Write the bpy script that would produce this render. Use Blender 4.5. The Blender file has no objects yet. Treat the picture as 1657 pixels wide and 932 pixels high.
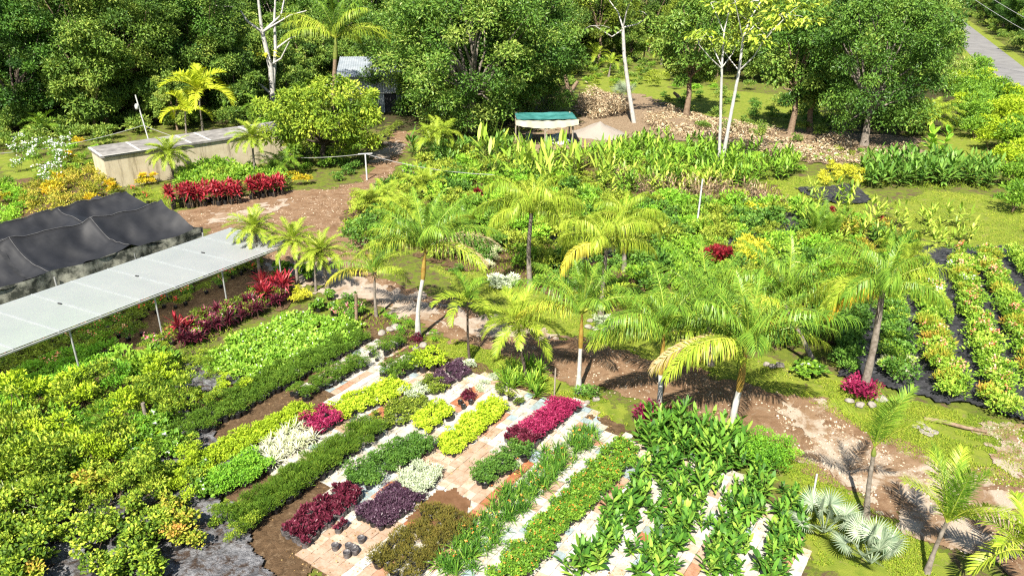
import bpy, math, random
import numpy as np
from mathutils import Vector
R = math.radians
C = bpy.context.scene.collection
rng = np.random.default_rng(11)
random.seed(11)
# ---------------------------------------------------------------- camera geometry
CAMH, PITCH, FPX, CU, CV = 14.0, R(23.4), 1217.0, 828.5, 466.0
cp, sp = math.cos(PITCH), math.sin(PITCH)

def ray(u, v):
    a, b = (u-CU)/FPX, (v-CV)/FPX
    return np.array([a, cp-b*sp, -sp-b*cp])
def G(u, v, z=0.0):
    d = ray(u, v); t = (z-CAMH)/d[2]
    return np.array([d[0]*t, d[1]*t, z])
def at(u, v, Y):
    d = ray(u, v); t = Y/d[1]
    return np.array([d[0]*t, Y, CAMH+d[2]*t])
def topx(X, Y, Z=0.0):
    z = Z-CAMH
    dep = Y*cp - z*sp
    return CU+FPX*X/dep, CV+FPX*(-(z*cp+Y*sp))/dep
def inpoly(x, y, poly):
    x = np.asarray(x); y = np.asarray(y); r = np.zeros(x.shape, bool); n = len(poly)
    for i in range(n):
        x1, y1 = poly[i]; x2, y2 = poly[(i+1) % n]
        c = ((y1 > y) != (y2 > y)) & (x < (x2-x1)*(y-y1)/((y2-y1) if y2 != y1 else 1e-9)+x1)
        r ^= c
    return r
def vnoise(x, y, seed=0):
    x = np.asarray(x, float); y = np.asarray(y, float)
    xi = np.floor(x); yi = np.floor(y); fx = x-xi; fy = y-yi
    fx = fx*fx*(3-2*fx); fy = fy*fy*(3-2*fy)
    def h(a, b):
        s = np.sin(a*127.1+b*311.7+seed*74.7)*43758.5453
        return s-np.floor(s)
    return (h(xi, yi)*(1-fx)+h(xi+1, yi)*fx)*(1-fy)+(h(xi, yi+1)*(1-fx)+h(xi+1, yi+1)*fx)*fy

# ---------------------------------------------------------------- materials
MATS = {}
LEAFK, BUILTK, EARTHK = 1.3, .66, .6      # overall level of leaf, built and earth colours
def nodes_of(name):
    m = bpy.data.materials.new(name); m.use_nodes = True
    nt = m.node_tree; nt.nodes.clear()
    out = nt.nodes.new('ShaderNodeOutputMaterial')
    b = nt.nodes.new('ShaderNodeBsdfPrincipled')
    nt.links.new(b.outputs[0], out.inputs[0])
    MATS[name] = m
    return m, nt, b, out
def ramp(nt, fac, stops, interp='LINEAR'):
    r = nt.nodes.new('ShaderNodeValToRGB'); r.color_ramp.interpolation = interp
    e = r.color_ramp.elements
    while len(e) < len(stops): e.new(0.5)
    for i, (p, c) in enumerate(stops):
        e[i].position = p; e[i].color = (c[0], c[1], c[2], 1)
    nt.links.new(fac, r.inputs[0]); return r.outputs[0]
def noise(nt, scale, detail=4, rough=0.6, vec=None, dist=0.0):
    n = nt.nodes.new('ShaderNodeTexNoise'); n.inputs['Scale'].default_value = scale
    n.inputs['Detail'].default_value = detail; n.inputs['Roughness'].default_value = rough
    n.inputs['Distortion'].default_value = dist
    if vec is None:
        g = nt.nodes.new('ShaderNodeNewGeometry'); vec = g.outputs['Position']
    nt.links.new(vec, n.inputs['Vector']); return n.outputs[0]
def mixc(nt, fac, a, b, mode='MIX'):
    m = nt.nodes.new('ShaderNodeMix'); m.data_type = 'RGBA'; m.blend_type = mode
    for s, v in ((m.inputs[0], fac), (m.inputs[6], a), (m.inputs[7], b)):
        if isinstance(v, (int, float)): s.default_value = v
        elif isinstance(v, tuple): s.default_value = (v[0], v[1], v[2], 1)
        else: nt.links.new(v, s)
    return m.outputs[2]
def bump(nt, b, h, strength=0.5, dist=0.05):
    n = nt.nodes.new('ShaderNodeBump'); n.inputs['Strength'].default_value = strength
    n.inputs['Distance'].default_value = dist
    nt.links.new(h, n.inputs['Height']); nt.links.new(n.outputs[0], b.inputs['Normal'])
def leafmat(name, stops, rough=0.5, trans=0.3, spec=0.35, vary=0.25):
    """leaf colour from each leaf's own tint, shifted a little from plant to plant"""
    m, nt, b, out = nodes_of(name)
    at_ = nt.nodes.new('ShaderNodeAttribute'); at_.attribute_name = 'tint'
    oi = nt.nodes.new('ShaderNodeObjectInfo')
    ad = nt.nodes.new('ShaderNodeMath'); ad.operation = 'MULTIPLY_ADD'
    nt.links.new(oi.outputs['Random'], ad.inputs[0]); ad.inputs[1].default_value = vary; ad.inputs[2].default_value = -vary/2
    a2 = nt.nodes.new('ShaderNodeMath'); a2.operation = 'ADD'; a2.use_clamp = True
    nt.links.new(at_.outputs['Fac'], a2.inputs[0]); nt.links.new(ad.outputs[0], a2.inputs[1])
    k = len(stops); stops = [tuple(min(.8, q*LEAFK) for q in c) for c in stops]
    col = ramp(nt, a2.outputs[0], [(i/(k-1), c) for i, c in enumerate(stops)])
    nt.links.new(col, b.inputs['Base Color']); b.inputs['Roughness'].default_value = rough
    b.inputs['Specular IOR Level'].default_value = spec*.5
    if trans > 0:
        t = nt.nodes.new('ShaderNodeBsdfTranslucent')
        tc = mixc(nt, 1.0, col, (1.0, 1.0, 0.55), 'MULTIPLY')
        nt.links.new(tc, t.inputs[0])
        mx = nt.nodes.new('ShaderNodeMixShader'); mx.inputs[0].default_value = trans
        nt.links.new(b.outputs[0], mx.inputs[1]); nt.links.new(t.outputs[0], mx.inputs[2])
        nt.links.new(mx.outputs[0], out.inputs[0])
    return m
def plain(name, c1, c2=None, scale=6, rough=0.7, bmp=0.0, detail=5, spec=0.3, metal=0.0, pos=(0.35, 0.65)):
    m, nt, b, out = nodes_of(name)
    tc = nt.nodes.new('ShaderNodeTexCoord')
    n = noise(nt, scale, detail, 0.65, tc.outputs['Object'])
    col = ramp(nt, n, [(pos[0], tuple(q*BUILTK for q in c1)), (pos[1], tuple(q*BUILTK for q in (c2 or c1)))])
    nt.links.new(col, b.inputs['Base Color']); b.inputs['Roughness'].default_value = rough
    b.inputs['Specular IOR Level'].default_value = spec; b.inputs['Metallic'].default_value = metal
    if bmp: bump(nt, b, n, bmp, 0.03)
    return m

# ---------------------------------------------------------------- mesh tools
def unit(a):
    a = np.asarray(a, float); return a/np.maximum(np.linalg.norm(a, axis=-1, keepdims=True), 1e-9)
def mk(name, chunks, mats, smooth=False):
    chunks = [c for c in chunks if len(c[0])]
    me = bpy.data.meshes.new(name)
    V = np.concatenate([c[0] for c in chunks]); off = 0; li = []; ls = []; mi = []; p = 0
    for c in chunks:
        F = np.asarray(c[1], np.int64); k = F.shape[1]
        li.append((F+off).ravel()); ls.append(p+np.arange(len(F))*k); p += F.size
        mi.append(np.full(len(F), c[3] if len(c) > 3 else 0)); off += len(c[0])
    li = np.concatenate(li); ls = np.concatenate(ls); mi = np.concatenate(mi)
    me.vertices.add(len(V)); me.vertices.foreach_set('co', V.astype(np.float32).ravel())
    me.loops.add(len(li)); me.loops.foreach_set('vertex_index', li.astype(np.int32))
    me.polygons.add(len(ls)); me.polygons.foreach_set('loop_start', ls.astype(np.int32))
    me.polygons.foreach_set('material_index', mi.astype(np.int32))
    me.update(calc_edges=True); me.validate()
    T = np.concatenate([np.broadcast_to(np.asarray(c[2], float), (len(c[0]),)) for c in chunks])
    a = me.attributes.new('tint', 'FLOAT', 'POINT'); a.data.foreach_set('value', T.astype(np.float32))
    me.shade_smooth() if smooth else me.shade_flat()
    for m in (mats if isinstance(mats, (list, tuple)) else [mats]):
        me.materials.append(MATS[m] if isinstance(m, str) else m)
    return me
def rot_axes(rz, tilt=0.0):
    return rz
def tube(pts, rad, n=7, tint=0.5, mi=0, cap=True):
    pts = np.asarray(pts, float); m = len(pts)
    rad = np.broadcast_to(np.asarray(rad, float), (m,))
    T = unit(np.gradient(pts, axis=0))
    ref = np.array([0, 0, 1.0]) if abs(T[:, 2]).mean() < 0.8 else np.array([1.0, 0, 0])
    X = unit(np.cross(T, ref)); Yv = np.cross(T, X)
    a = np.arange(n)*2*math.pi/n
    V = pts[:, None, :]+rad[:, None, None]*(np.cos(a)[None, :, None]*X[:, None, :]+np.sin(a)[None, :, None]*Yv[:, None, :])
    V = V.reshape(-1, 3); i = np.arange(m-1)[:, None]*n; j = np.arange(n)[None, :]; k = (j+1) % n
    F = np.stack([i+j, i+k, i+n+k, i+n+j], -1).reshape(-1, 4)
    out = [(V, F, tint, mi)]
    if cap:
        out.append((np.vstack([V[-n:], pts[-1:]]), np.stack([np.arange(n), (np.arange(n)+1) % n, np.full(n, n)], -1), tint, mi))
    return out
def lathe(prof, n=12, tint=0.5, mi=0, cap=False):
    """prof: (r, z) pairs"""
    prof = np.asarray(prof, float); a = np.arange(n)*2*math.pi/n; m = len(prof)
    V = np.stack([prof[:, 0:1]*np.cos(a), prof[:, 0:1]*np.sin(a), np.repeat(prof[:, 1:2], n, 1)], -1).reshape(-1, 3)
    i = np.arange(m-1)[:, None]*n; j = np.arange(n)[None, :]; k = (j+1) % n
    F = np.stack([i+j, i+k, i+n+k, i+n+j], -1).reshape(-1, 4)
    return [(V, F, tint, mi)]
BOXF = np.array([[0, 3, 2, 1], [4, 5, 6, 7], [0, 1, 5, 4], [1, 2, 6, 5], [2, 3, 7, 6], [3, 0, 4, 7]])
def box(c, ex, ey, ez, tint=0.5, mi=0):
    """box centred at c with half-axis vectors ex, ey, ez"""
    c, ex, ey, ez = (np.asarray(q, float) for q in (c, ex, ey, ez))
    V = np.array([c+sx*ex+sy*ey+sz*ez for sz in (-1, 1) for sx, sy in ((-1, -1), (1, -1), (1, 1), (-1, 1))])
    return [(V, BOXF, tint, mi)]
def bar(p, q, w, h=None, tint=0.5, mi=0):
    p = np.asarray(p, float); q = np.asarray(q, float); d = unit(q-p); h = h or w
    ref = np.array([0, 0, 1.0]) if abs(d[2]) < 0.9 else np.array([1.0, 0, 0])
    x = unit(np.cross(d, ref)); y = np.cross(x, d)
    return box((p+q)/2, (q-p)/2, x*w/2, y*h/2, tint, mi)
TP = {'d': (np.array([[0, 0, 0], [-.5, .42, .07], [0, 1, -.12], [.5, .42, .07]]), np.array([[0, 3, 2], [0, 2, 1]])),
      'l': (np.array([[0, 0, 0], [-.38, .24, .05], [.38, .24, .05], [-.46, .6, .03], [.46, .6, .03], [0, 1, -.22], [0, .24, 0], [0, .6, -.03]]),
            np.array([[0, 6, 1], [0, 2, 6], [1, 6, 7], [1, 7, 3], [6, 2, 4], [6, 4, 7], [3, 7, 5], [7, 4, 5]])),
      'q': (np.array([[-.5, 0, 0], [.5, 0, 0], [.5, 1, 0], [-.5, 1, 0]]), np.array([[0, 1, 2], [0, 2, 3]]))}
def leaves(P, D, N, L, W, tint, tpl='d', mi=0):
    n = len(P)
    if n == 0: return (np.zeros((0, 3)), np.zeros((0, 3), int), 0, mi)
    D = unit(D); X = unit(np.cross(D, N)); Nn = np.cross(X, D); V, F = TP[tpl]; k = len(V)
    L = np.broadcast_to(L, (n,)); W = np.broadcast_to(W, (n,))
    pts = (P[:, None, :]+X[:, None, :]*(V[None, :, 0:1]*W[:, None, None])
           + D[:, None, :]*(V[None, :, 1:2]*L[:, None, None])+Nn[:, None, :]*(V[None, :, 2:3]*L[:, None, None]))
    FF = (F[None]+k*np.arange(n)[:, None, None]).reshape(-1, 3)
    return (pts.reshape(-1, 3), FF, np.repeat(np.broadcast_to(tint, (n,)), k), mi)
def rdir(r, n): return unit(r.normal(size=(n, 3)))
def strips(base, d0, up, L, W, bend, segs=4, tint=0.5, mi=0, wid=None):
    """arching strap leaves: base (n,3), start direction d0, gravity bend"""
    n = len(base); L = np.broadcast_to(L, (n,)); W = np.broadcast_to(W, (n,)); bend = np.broadcast_to(bend, (n,))
    d = unit(d0); side = unit(np.cross(d, up)); p = base.copy(); vs = []; prof = wid or [.55, 1, .9, .6, .02]
    dn = np.array([0, 0, -1.0])
    for s in range(segs+1):
        w = W*np.interp(s/segs, np.linspace(0, 1, len(prof)), prof)
        vs += [p-side*w[:, None]/2, p+side*w[:, None]/2]
        p = p+d*(L/segs)[:, None]; d = unit(d+dn*(bend/segs)[:, None])
    V = np.stack(vs, 1); k = V.shape[1]
    F = np.array([[2*s, 2*s+1, 2*s+3, 2*s+2] for s in range(segs)])
    FF = (F[None]+k*np.arange(n)[:, None, None]).reshape(-1, 4)
    return (V.reshape(-1, 3), FF, np.repeat(np.broadcast_to(tint, (n,)), k), mi)

# ---------------------------------------------------------------- object tools
def obj(name, me, parent=None, loc=(0, 0, 0), rz=0.0, sc=1.0, rx=0.0, ry=0.0):
    o = bpy.data.objects.new(name, me); C.objects.link(o)
    if parent is not None: o.parent = parent
    o.location = loc; o.rotation_euler = (rx, ry, rz)
    o.scale = (sc, sc, sc) if isinstance(sc, (int, float)) else sc
    return o
def tag(o, label, cat, group=None, kind=None):
    if label: o['label'] = label
    if cat: o['category'] = cat
    if group: o['group'] = group
    if kind: o['kind'] = kind
    return o
def thing(name, label, cat, loc, rz=0.0, sc=1.0, group=None):
    return tag(obj(name, None, None, loc, rz, sc), label, cat, group)
def structure(name, me):
    o = obj(name, me); o['kind'] = 'structure'; return o
KIND = {}      # kind -> list of variants; a variant is a list of (part name, mesh)
def plant(kind, name, xy, label, cat, group=None, sc=1.0, rz=None, flat=False, z=0.0, tilt=0.0):
    v = random.choice(KIND[kind]); rz = random.uniform(0, 6.28) if rz is None else rz
    loc = (xy[0], xy[1], z)
    if len(v) == 1:
        o = obj(name, v[0][1], None, loc, rz, sc, random.uniform(-tilt, tilt), random.uniform(-tilt, tilt)); return tag(o, label, cat, group)
    r = thing(name, label, cat, loc, rz, sc, group)
    if tilt: r.rotation_euler = (random.uniform(-tilt, tilt), random.uniform(-tilt, tilt), rz)
    for pn, me in v: obj(pn, me, r)
    return r
def bed(kind, name, quad, nu, nv, label, cat, group, sc=(0.8, 1.38), jit=0.34, skip=0.03, tilt=0.1):
    a, b, c, d = (G(*q)[:2] for q in quad)
    for i in range(nu):
        for j in range(nv):
            if random.random() < skip: continue
            s = (i+.5+random.uniform(-jit, jit))/nu; t = (j+.5+random.uniform(-jit, jit))/nv
            p = (a*(1-s)+b*s)*(1-t)+(d*(1-s)+c*s)*t
            plant(kind, name, p, label, cat, group, random.uniform(*sc), tilt=tilt)
TAKEN = []
def scatter(kind, name, poly, n, gap, label, cat, group, sc=(0.85, 1.2), tries=40, tilt=0.05):
    kinds = kind if isinstance(kind, (list, tuple)) else [kind]
    gp = np.array([G(*q)[:2] for q in poly]); lo = gp.min(0); hi = gp.max(0); got = []
    for _ in range(n*tries):
        if len(got) >= n: break
        p = np.array([random.uniform(lo[0], hi[0]), random.uniform(lo[1], hi[1])])
        if not inpoly(p[0], p[1], gp): continue
        if any((p[0]-q[0])**2+(p[1]-q[1])**2 < gap*gap for q in got): continue
        got.append(p); plant(random.choice(kinds), name, p, label, cat, group, random.uniform(*sc), tilt=tilt)
    return got
def sheet(name, polys, res, z, mat, rag=0.25, holes=(), bumpy=0.0, px=True, freq=1.2, seed=1, smooth=True):
    """ground sheet cut from a fine grid with a ragged natural edge"""
    gps = [np.array([G(*q)[:2] for q in p]) if px else np.array(p, float) for p in polys]
    hps = [np.array([G(*q)[:2] for q in p]) if px else np.array(p, float) for p in holes]
    al = np.vstack(gps); lo = al.min(0)-1; hi = al.max(0)+1
    nx = int((hi[0]-lo[0])/res)+1; ny = int((hi[1]-lo[1])/res)+1
    xs = lo[0]+np.arange(nx+1)*res; ys = lo[1]+np.arange(ny+1)*res
    cx, cy = np.meshgrid(xs[:-1]+res/2, ys[:-1]+res/2)
    wx = cx+rag*2*(vnoise(cx*freq, cy*freq, seed)-.5)+rag*(vnoise(cx*freq*3.1, cy*freq*3.1, seed+5)-.5)
    wy = cy+rag*2*(vnoise(cx*freq, cy*freq, seed+9)-.5)+rag*(vnoise(cx*freq*3.1, cy*freq*3.1, seed+14)-.5)
    k = np.zeros(cx.shape, bool)
    for g in gps: k |= inpoly(wx, wy, g)
    for g in hps: k &= ~inpoly(wx, wy, g)
    gx, gy = np.meshgrid(xs, ys)
    gz = np.full(gx.shape, z)
    if bumpy: gz = gz+bumpy*(vnoise(gx*1.3, gy*1.3, seed+3)+.6*vnoise(gx*3.7, gy*3.7, seed+4)+.3*vnoise(gx*9, gy*9, seed+6))
    V = np.stack([gx, gy, gz], -1).reshape(-1, 3)
    jj, ii = np.nonzero(k); w = nx+1; q = jj*w+ii
    F = np.stack([q, q+1, q+w+1, q+w], -1)
    us, inv = np.unique(F, return_inverse=True)
    return structure(name, mk(name, [(V[us], inv.reshape(F.shape), .5)], mat, smooth))
# ---------------------------------------------------------------- leaf and bark materials
leafmat('mango_leaf', [(.03, .075, .012), (.065, .14, .02), (.12, .21, .03), (.24, .3, .06)], .42, .25, .5)
leafmat('forest_leaf', [(.035, .075, .014), (.08, .15, .025), (.15, .23, .035), (.26, .31, .06)], .5, .28, .4)
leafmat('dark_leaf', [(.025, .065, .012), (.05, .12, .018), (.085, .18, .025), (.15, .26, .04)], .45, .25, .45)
leafmat('needle_leaf', [(.035, .08, .01), (.065, .13, .014), (.11, .19, .02), (.2, .27, .03)], .6, .25, .25)
leafmat('green_leaf', [(.045, .105, .012), (.09, .19, .018), (.17, .29, .026), (.29, .39, .05)], .45, .24, .4)
leafmat('vivid_leaf', [(.06, .16, .015), (.11, .26, .02), (.19, .36, .03), (.32, .45, .05)], .45, .24, .35)
leafmat('vine_leaf', [(.06, .14, .015), (.12, .25, .022), (.2, .34, .035), (.32, .43, .07)], .45, .24, .4)
leafmat('lime_leaf', [(.17, .25, .012), (.28, .38, .02), (.36, .46, .03), (.46, .52, .06)], .5, .24, .3)
leafmat('olive_leaf', [(.055, .085, .012), (.12, .17, .018), (.2, .26, .026), (.31, .35, .05)], .5, .24, .35)
leafmat('yellow_leaf', [(.16, .2, .015), (.3, .33, .022), (.45, .44, .035), (.58, .5, .06)], .5, .24, .3)
leafmat('gold_leaf', [(.2, .2, .02), (.45, .38, .025), (.62, .47, .03), (.6, .3, .03)], .5, .3, .3)
leafmat('maroon_leaf', [(.03, .008, .012), (.075, .012, .022), (.13, .02, .04), (.21, .05, .08)], .4, .2, .5)
leafmat('purple_leaf', [(.022, .01, .018), (.05, .022, .04), (.09, .05, .075), (.2, .15, .18)], .35, .12, .6)
leafmat('crimson_leaf', [(.1, .01, .03), (.22, .015, .06), (.34, .03, .1), (.42, .1, .17)], .45, .3, .4)
leafmat('wild_leaf', [(.04, .085, .01), (.1, .17, .016), (.2, .28, .024), (.36, .42, .05)], .5, .24, .35)
leafmat('amber_leaf', [(.14, .2, .02), (.26, .3, .03), (.4, .3, .05), (.4, .19, .05)], .5, .24, .35)
leafmat('straw_leaf', [(.1, .12, .015), (.2, .22, .025), (.34, .31, .04), (.46, .36, .07)], .5, .24, .3)
leafmat('heliconia_leaf', [(.08, .16, .018), (.16, .26, .025), (.25, .35, .04), (.38, .43, .07)], .4, .26, .4)
leafmat('red_leaf', [(.06, .01, .012), (.2, .015, .022), (.38, .03, .05), (.48, .12, .13)], .45, .3, .4)
leafmat('silver_leaf', [(.18, .23, .14), (.33, .38, .25), (.47, .52, .38), (.6, .63, .5)], .55, .2, .3)
leafmat('cream_leaf', [(.2, .27, .1), (.42, .46, .25), (.6, .6, .4), (.7, .68, .5)], .5, .25, .3)
leafmat('fan_leaf', [(.09, .14, .085), (.18, .23, .15), (.27, .32, .22), (.38, .42, .32)], .5, .15, .4)
leafmat('palm_leaf', [(.045, .11, .012), (.09, .18, .018), (.16, .26, .025), (.3, .36, .05)], .38, .26, .5)
leafmat('palm_light', [(.1, .17, .015), (.19, .27, .022), (.28, .34, .035), (.42, .44, .07)], .4, .26, .45)
leafmat('palm_yellow', [(.3, .32, .03), (.46, .43, .045), (.58, .5, .07), (.66, .56, .14)], .5, .3, .3)
leafmat('palm_gold', [(.18, .25, .015), (.3, .37, .02), (.42, .45, .03), (.5, .48, .05)], .5, .26, .3)
leafmat('palm_dry', [(.18, .12, .05), (.32, .23, .11), (.44, .36, .2), (.52, .45, .3)], .7, .2, .2)
leafmat('palm_orange', [(.35, .2, .02), (.55, .3, .025), (.65, .36, .03), (.6, .42, .06)], .5, .3, .3)
leafmat('ginger_leaf', [(.025, .075, .011), (.05, .135, .016), (.095, .21, .023), (.22, .33, .045)], .45, .24, .35)
leafmat('grass_blade', [(.07, .13, .015), (.14, .22, .02), (.24, .3, .03), (.36, .36, .06)], .6, .3, .2)
leafmat('brown_grass', [(.07, .07, .015), (.13, .12, .025), (.2, .16, .035), (.24, .15, .04)], .6, .25, .2)
leafmat('dry_leaf', [(.07, .045, .025), (.18, .12, .065), (.34, .26, .16), (.46, .39, .27)], .8, .1, .15)
leafmat('bloom_orange', [(.6, .12, .02), (.7, .2, .04), (.75, .3, .08)], .6, .2, .2)
leafmat('bloom_red', [(.5, .015, .02), (.65, .03, .05), (.7, .1, .12)], .6, .2, .2)
leafmat('bloom_pink', [(.6, .08, .16), (.7, .2, .26), (.75, .42, .42)], .6, .2, .2)
leafmat('bloom_white', [(.7, .7, .66), (.8, .8, .78), (.82, .8, .84)], .6, .2, .2)
leafmat('bloom_coral', [(.65, .1, .06), (.72, .22, .14), (.78, .45, .3)], .6, .2, .2)
plain('bark_grey', (.17, .14, .11), (.36, .31, .26), 7, .85, .5)
plain('bark_dark', (.06, .045, .035), (.15, .115, .085), 7, .85, .5)
plain('bark_tan', (.2, .13, .08), (.38, .28, .19), 8, .85, .5)
plain('bark_white', (.46, .44, .4), (.7, .68, .63), 5, .7, .2)
plain('stem_green', (.1, .15, .03), (.2, .24, .05), 5, .6)
plain('stem_brown', (.1, .07, .04), (.24, .17, .1), 9, .8)
plain('crownshaft_green', (.16, .22, .04), (.3, .33, .07), 5, .45)
plain('crownshaft_rust', (.3, .16, .03), (.44, .32, .07), 5, .5)
plain('black_bag', (.012, .012, .013), (.035, .034, .034), 12, .4, .3, spec=.5)
plain('grey_bag', (.05, .045, .045), (.22, .2, .2), 10, .5, .3, spec=.5)
plain('rock', (.22, .19, .16), (.5, .45, .39), 5, .85, .4)

# ---------------------------------------------------------------- foliage builders
def lump_points(r, n, K, rx, zlo, zhi, lr, up=.15, flat=.75):
    """leaf sites on K overlapping clumps that fill a dome"""
    a = r.uniform(0, 6.283, K); q = np.sqrt(r.uniform(0, 1, K))*rx*.75
    zc = zlo+(zhi-zlo)*r.uniform(.15, .8, K)*(1-.35*(q/rx)**2)
    cen = np.stack([q*np.cos(a), q*np.sin(a), zc], -1)
    rad = lr*r.uniform(.7, 1.25, K); idx = r.integers(0, K, n)
    d = rdir(r, n); d[:, 2] = np.abs(d[:, 2])*.9+d[:, 2]*.35; d = unit(d)
    P = cen[idx]+d*(rad[idx]*r.uniform(.45, 1.05, n))[:, None]*np.array([1, 1, flat])
    P[:, 2] = np.maximum(P[:, 2], zlo*.6+.01)
    return P, d, idx, cen, rad
def bush(seed, n, rx, h, L, W, K=7, lr=None, z0=.0, tpl='d', tb=.45, tv=.22, up=.3, mi=0):
    r = np.random.default_rng(seed)
    lr = lr or rx*.5
    P, d, idx, cen, rad = lump_points(r, n, K, rx, z0, h-lr*.4, lr)
    D = unit(d+r.normal(size=(n, 3))*.5+np.array([0, 0, up])); N = unit(d*.5+np.array([0, 0, .7])+r.normal(size=(n, 3))*.4)
    lt = r.normal(0, tv*.5, K)
    t = np.clip(tb+lt[idx]+r.normal(0, tv*.6, n), 0, 1)
    s = r.uniform(.65, 1.25, n)
    return [leaves(P, D, N, L*s, W*s, t, tpl, mi)], (P, d, cen, rad)
def twigs(seed, cen, z0=0.0, r0=.012, n=5):
    r = np.random.default_rng(seed); out = []
    for c in cen[:n]:
        b = np.array([r.normal(0, .03), r.normal(0, .03), z0]); m = (b+c)/2+r.normal(0, .04, 3)
        out += tube([b, m, c], [r0, r0*.8, r0*.4], 5)
    return out
def heads(seed, P, d, k, size, per=7, spread=.05, mi=0):
    """flower heads: small rosettes of petals on outward-facing leaf sites"""
    r = np.random.default_rng(seed); sc = d[:, 2]+.6*P[:, 2]/max(P[:, 2].max(), .01)+r.uniform(0, .7, len(P))
    top = np.argsort(-sc)[:max(k*3, 1)]; top = r.permutation(top)[:k]
    B = np.repeat(P[top]+d[top]*.04, per, 0)+r.normal(0, spread, (len(top)*per, 3)); n = len(B)
    D = unit(rdir(r, n)+np.array([0, 0, .6])); N = unit(np.array([0, 0, 1.0])+r.normal(0, .4, (n, 3)))
    return [leaves(B, D, N, size*r.uniform(.7, 1.2, n), size*r.uniform(.7, 1.1, n), r.uniform(0, 1, n), 'd', mi)]
def pot(rad=.09, h=.15, mat='black_bag', seed=0):
    return mk('pot', lathe([(rad*.82, 0), (rad*.95, h*.4), (rad, h*.95), (rad*1.03, h), (rad*.9, h), (rad*.88, h*.86), (.001, h*.85)], 9), mat, True)
POT = pot(); POTG = pot(.1, .17, 'grey_bag'); POTL = pot(.16, .26)
def kind(name, make, nvar=3, s0=0): KIND[name] = [make(s0*100+i*7+1) for i in range(nvar)]
def shrub_kind(name, n, rx, h, L, W, mat, K=7, z0=.02, tpl='d', lr=None, potm=None, bloom=None, stems=0, nvar=3, tb=.45, tv=.22, up=.3, seed=1):
    if potm is POT: z0 += .05; h += .05
    def f(s):
        ch, (P, d, cen, rad) = bush(s, n, rx, h, L, W, K, lr, z0, tpl, tb, tv, up)
        v = [('foliage', mk('foliage', ch, mat))]
        if potm is not None: v.append(('pot', potm))
        if bloom: v.append(('flowers', mk('flowers', heads(s, P, d, *bloom[1:]), bloom[0])))
        if stems: v.append(('stems', mk('stems', twigs(s, cen, .0, stems), 'stem_brown', True)))
        return v
    kind(name, f, nvar, seed)
# nursery plants (metres)
shrub_kind('dark_shrub', 300, .2, .46, .05, .02, 'needle_leaf', 8, .12, potm=POT, seed=2, up=.7, lr=.1)
shrub_kind('feathery_shrub', 300, .2, .44, .085, .014, 'needle_leaf', 8, .1, potm=POT, seed=47, up=.9, lr=.11, tb=.55)
shrub_kind('clipped_shrub', 300, .21, .42, .05, .028, 'dark_leaf', 9, .1, potm=POT, seed=48, up=.5, lr=.1, tb=.55)
shrub_kind('green_shrub', 260, .2, .4, .06, .032, 'vivid_leaf', 7, .1, potm=POT, seed=3, lr=.11)
shrub_kind('lime_plant', 190, .17, .28, .06, .04, 'lime_leaf', 6, .06, potm=POT, seed=4, lr=.085)
shrub_kind('chartreuse_plant', 200, .18, .28, .055, .035, 'lime_leaf', 6, .06, potm=POT, seed=5, tb=.15, tv=.35, lr=.09)
shrub_kind('maroon_plant', 75, .085, .36, .085, .045, 'maroon_leaf', 5, .15, potm=POTG, seed=6, up=.9, lr=.06)
shrub_kind('purple_plant', 150, .14, .22, .06, .026, 'purple_leaf', 6, .05, potm=POT, seed=7, lr=.08)
shrub_kind('wine_bush', 700, .36, .52, .09, .05, 'maroon_leaf', 10, .03, seed=8, tb=.35, lr=.15)
shrub_kind('crimson_plant', 150, .15, .34, .06, .03, 'crimson_leaf', 6, .08, potm=POT, seed=9, lr=.09, up=.6)
shrub_kind('silver_plant', 170, .16, .26, .06, .02, 'silver_leaf', 6, .05, potm=POT, seed=10, lr=.09, up=.6)
shrub_kind('silver_cushion', 600, .34, .36, .09, .034, 'silver_leaf', 9, .02, seed=11, lr=.15)
shrub_kind('olive_plant', 150, .17, .3, .08, .014, 'brown_grass', 6, .04, potm=POT, seed=12, up=.9, lr=.1)
shrub_kind('leaf_mix_plant', 170, .17, .26, .055, .035, 'olive_leaf', 6, .05, potm=POT, seed=13, tb=.3, tv=.4, lr=.09)
shrub_kind('orange_bloom_plant', 190, .16, .27, .055, .034, 'green_leaf', 7, .06, potm=POT, bloom=('bloom_orange', 1, .028, 4, .018), seed=14, tb=.4, lr=.1)
shrub_kind('vine_plant', 150, .3, .34, .1, .075, 'vine_leaf', 8, .02, bloom=('bloom_white', 1, .045, 2, .01), seed=15, tb=.62, lr=.15)
shrub_kind('twig_shrub', 1100, .6, 1.3, .075, .036, 'wild_leaf', 12, .1, stems=.012, seed=16, up=.8, lr=.2, nvar=6, tb=.52, tv=.42)
shrub_kind('gold_twig_shrub', 850, .5, 1.1, .075, .038, 'lime_leaf', 11, .08, stems=.012, seed=17, up=.5, lr=.18, tb=.2, tv=.35, nvar=4)
shrub_kind('leafy_shrub', 520, .4, .95, .095, .06, 'wild_leaf', 13, .15, tpl='l', potm=POTL, stems=.01, seed=18, tb=.48, tv=.4, lr=.14, nvar=5)
shrub_kind('amber_shrub', 420, .34, .95, .1, .065, 'amber_leaf', 9, .15, tpl='l', potm=POTL, stems=.01, seed=19, tb=.3, tv=.4, lr=.18)
shrub_kind('round_leaf_shrub', 260, .36, .7, .13, .11, 'green_leaf', 8, .12, tpl='l', potm=POTL, bloom=('bloom_white', 3, .08, 3, .015), seed=20, lr=.18)
shrub_kind('bench_shrub', 230, .3, .55, .08, .045, 'olive_leaf', 8, .15, potm=POT, seed=21, tb=.35, lr=.15)
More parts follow.
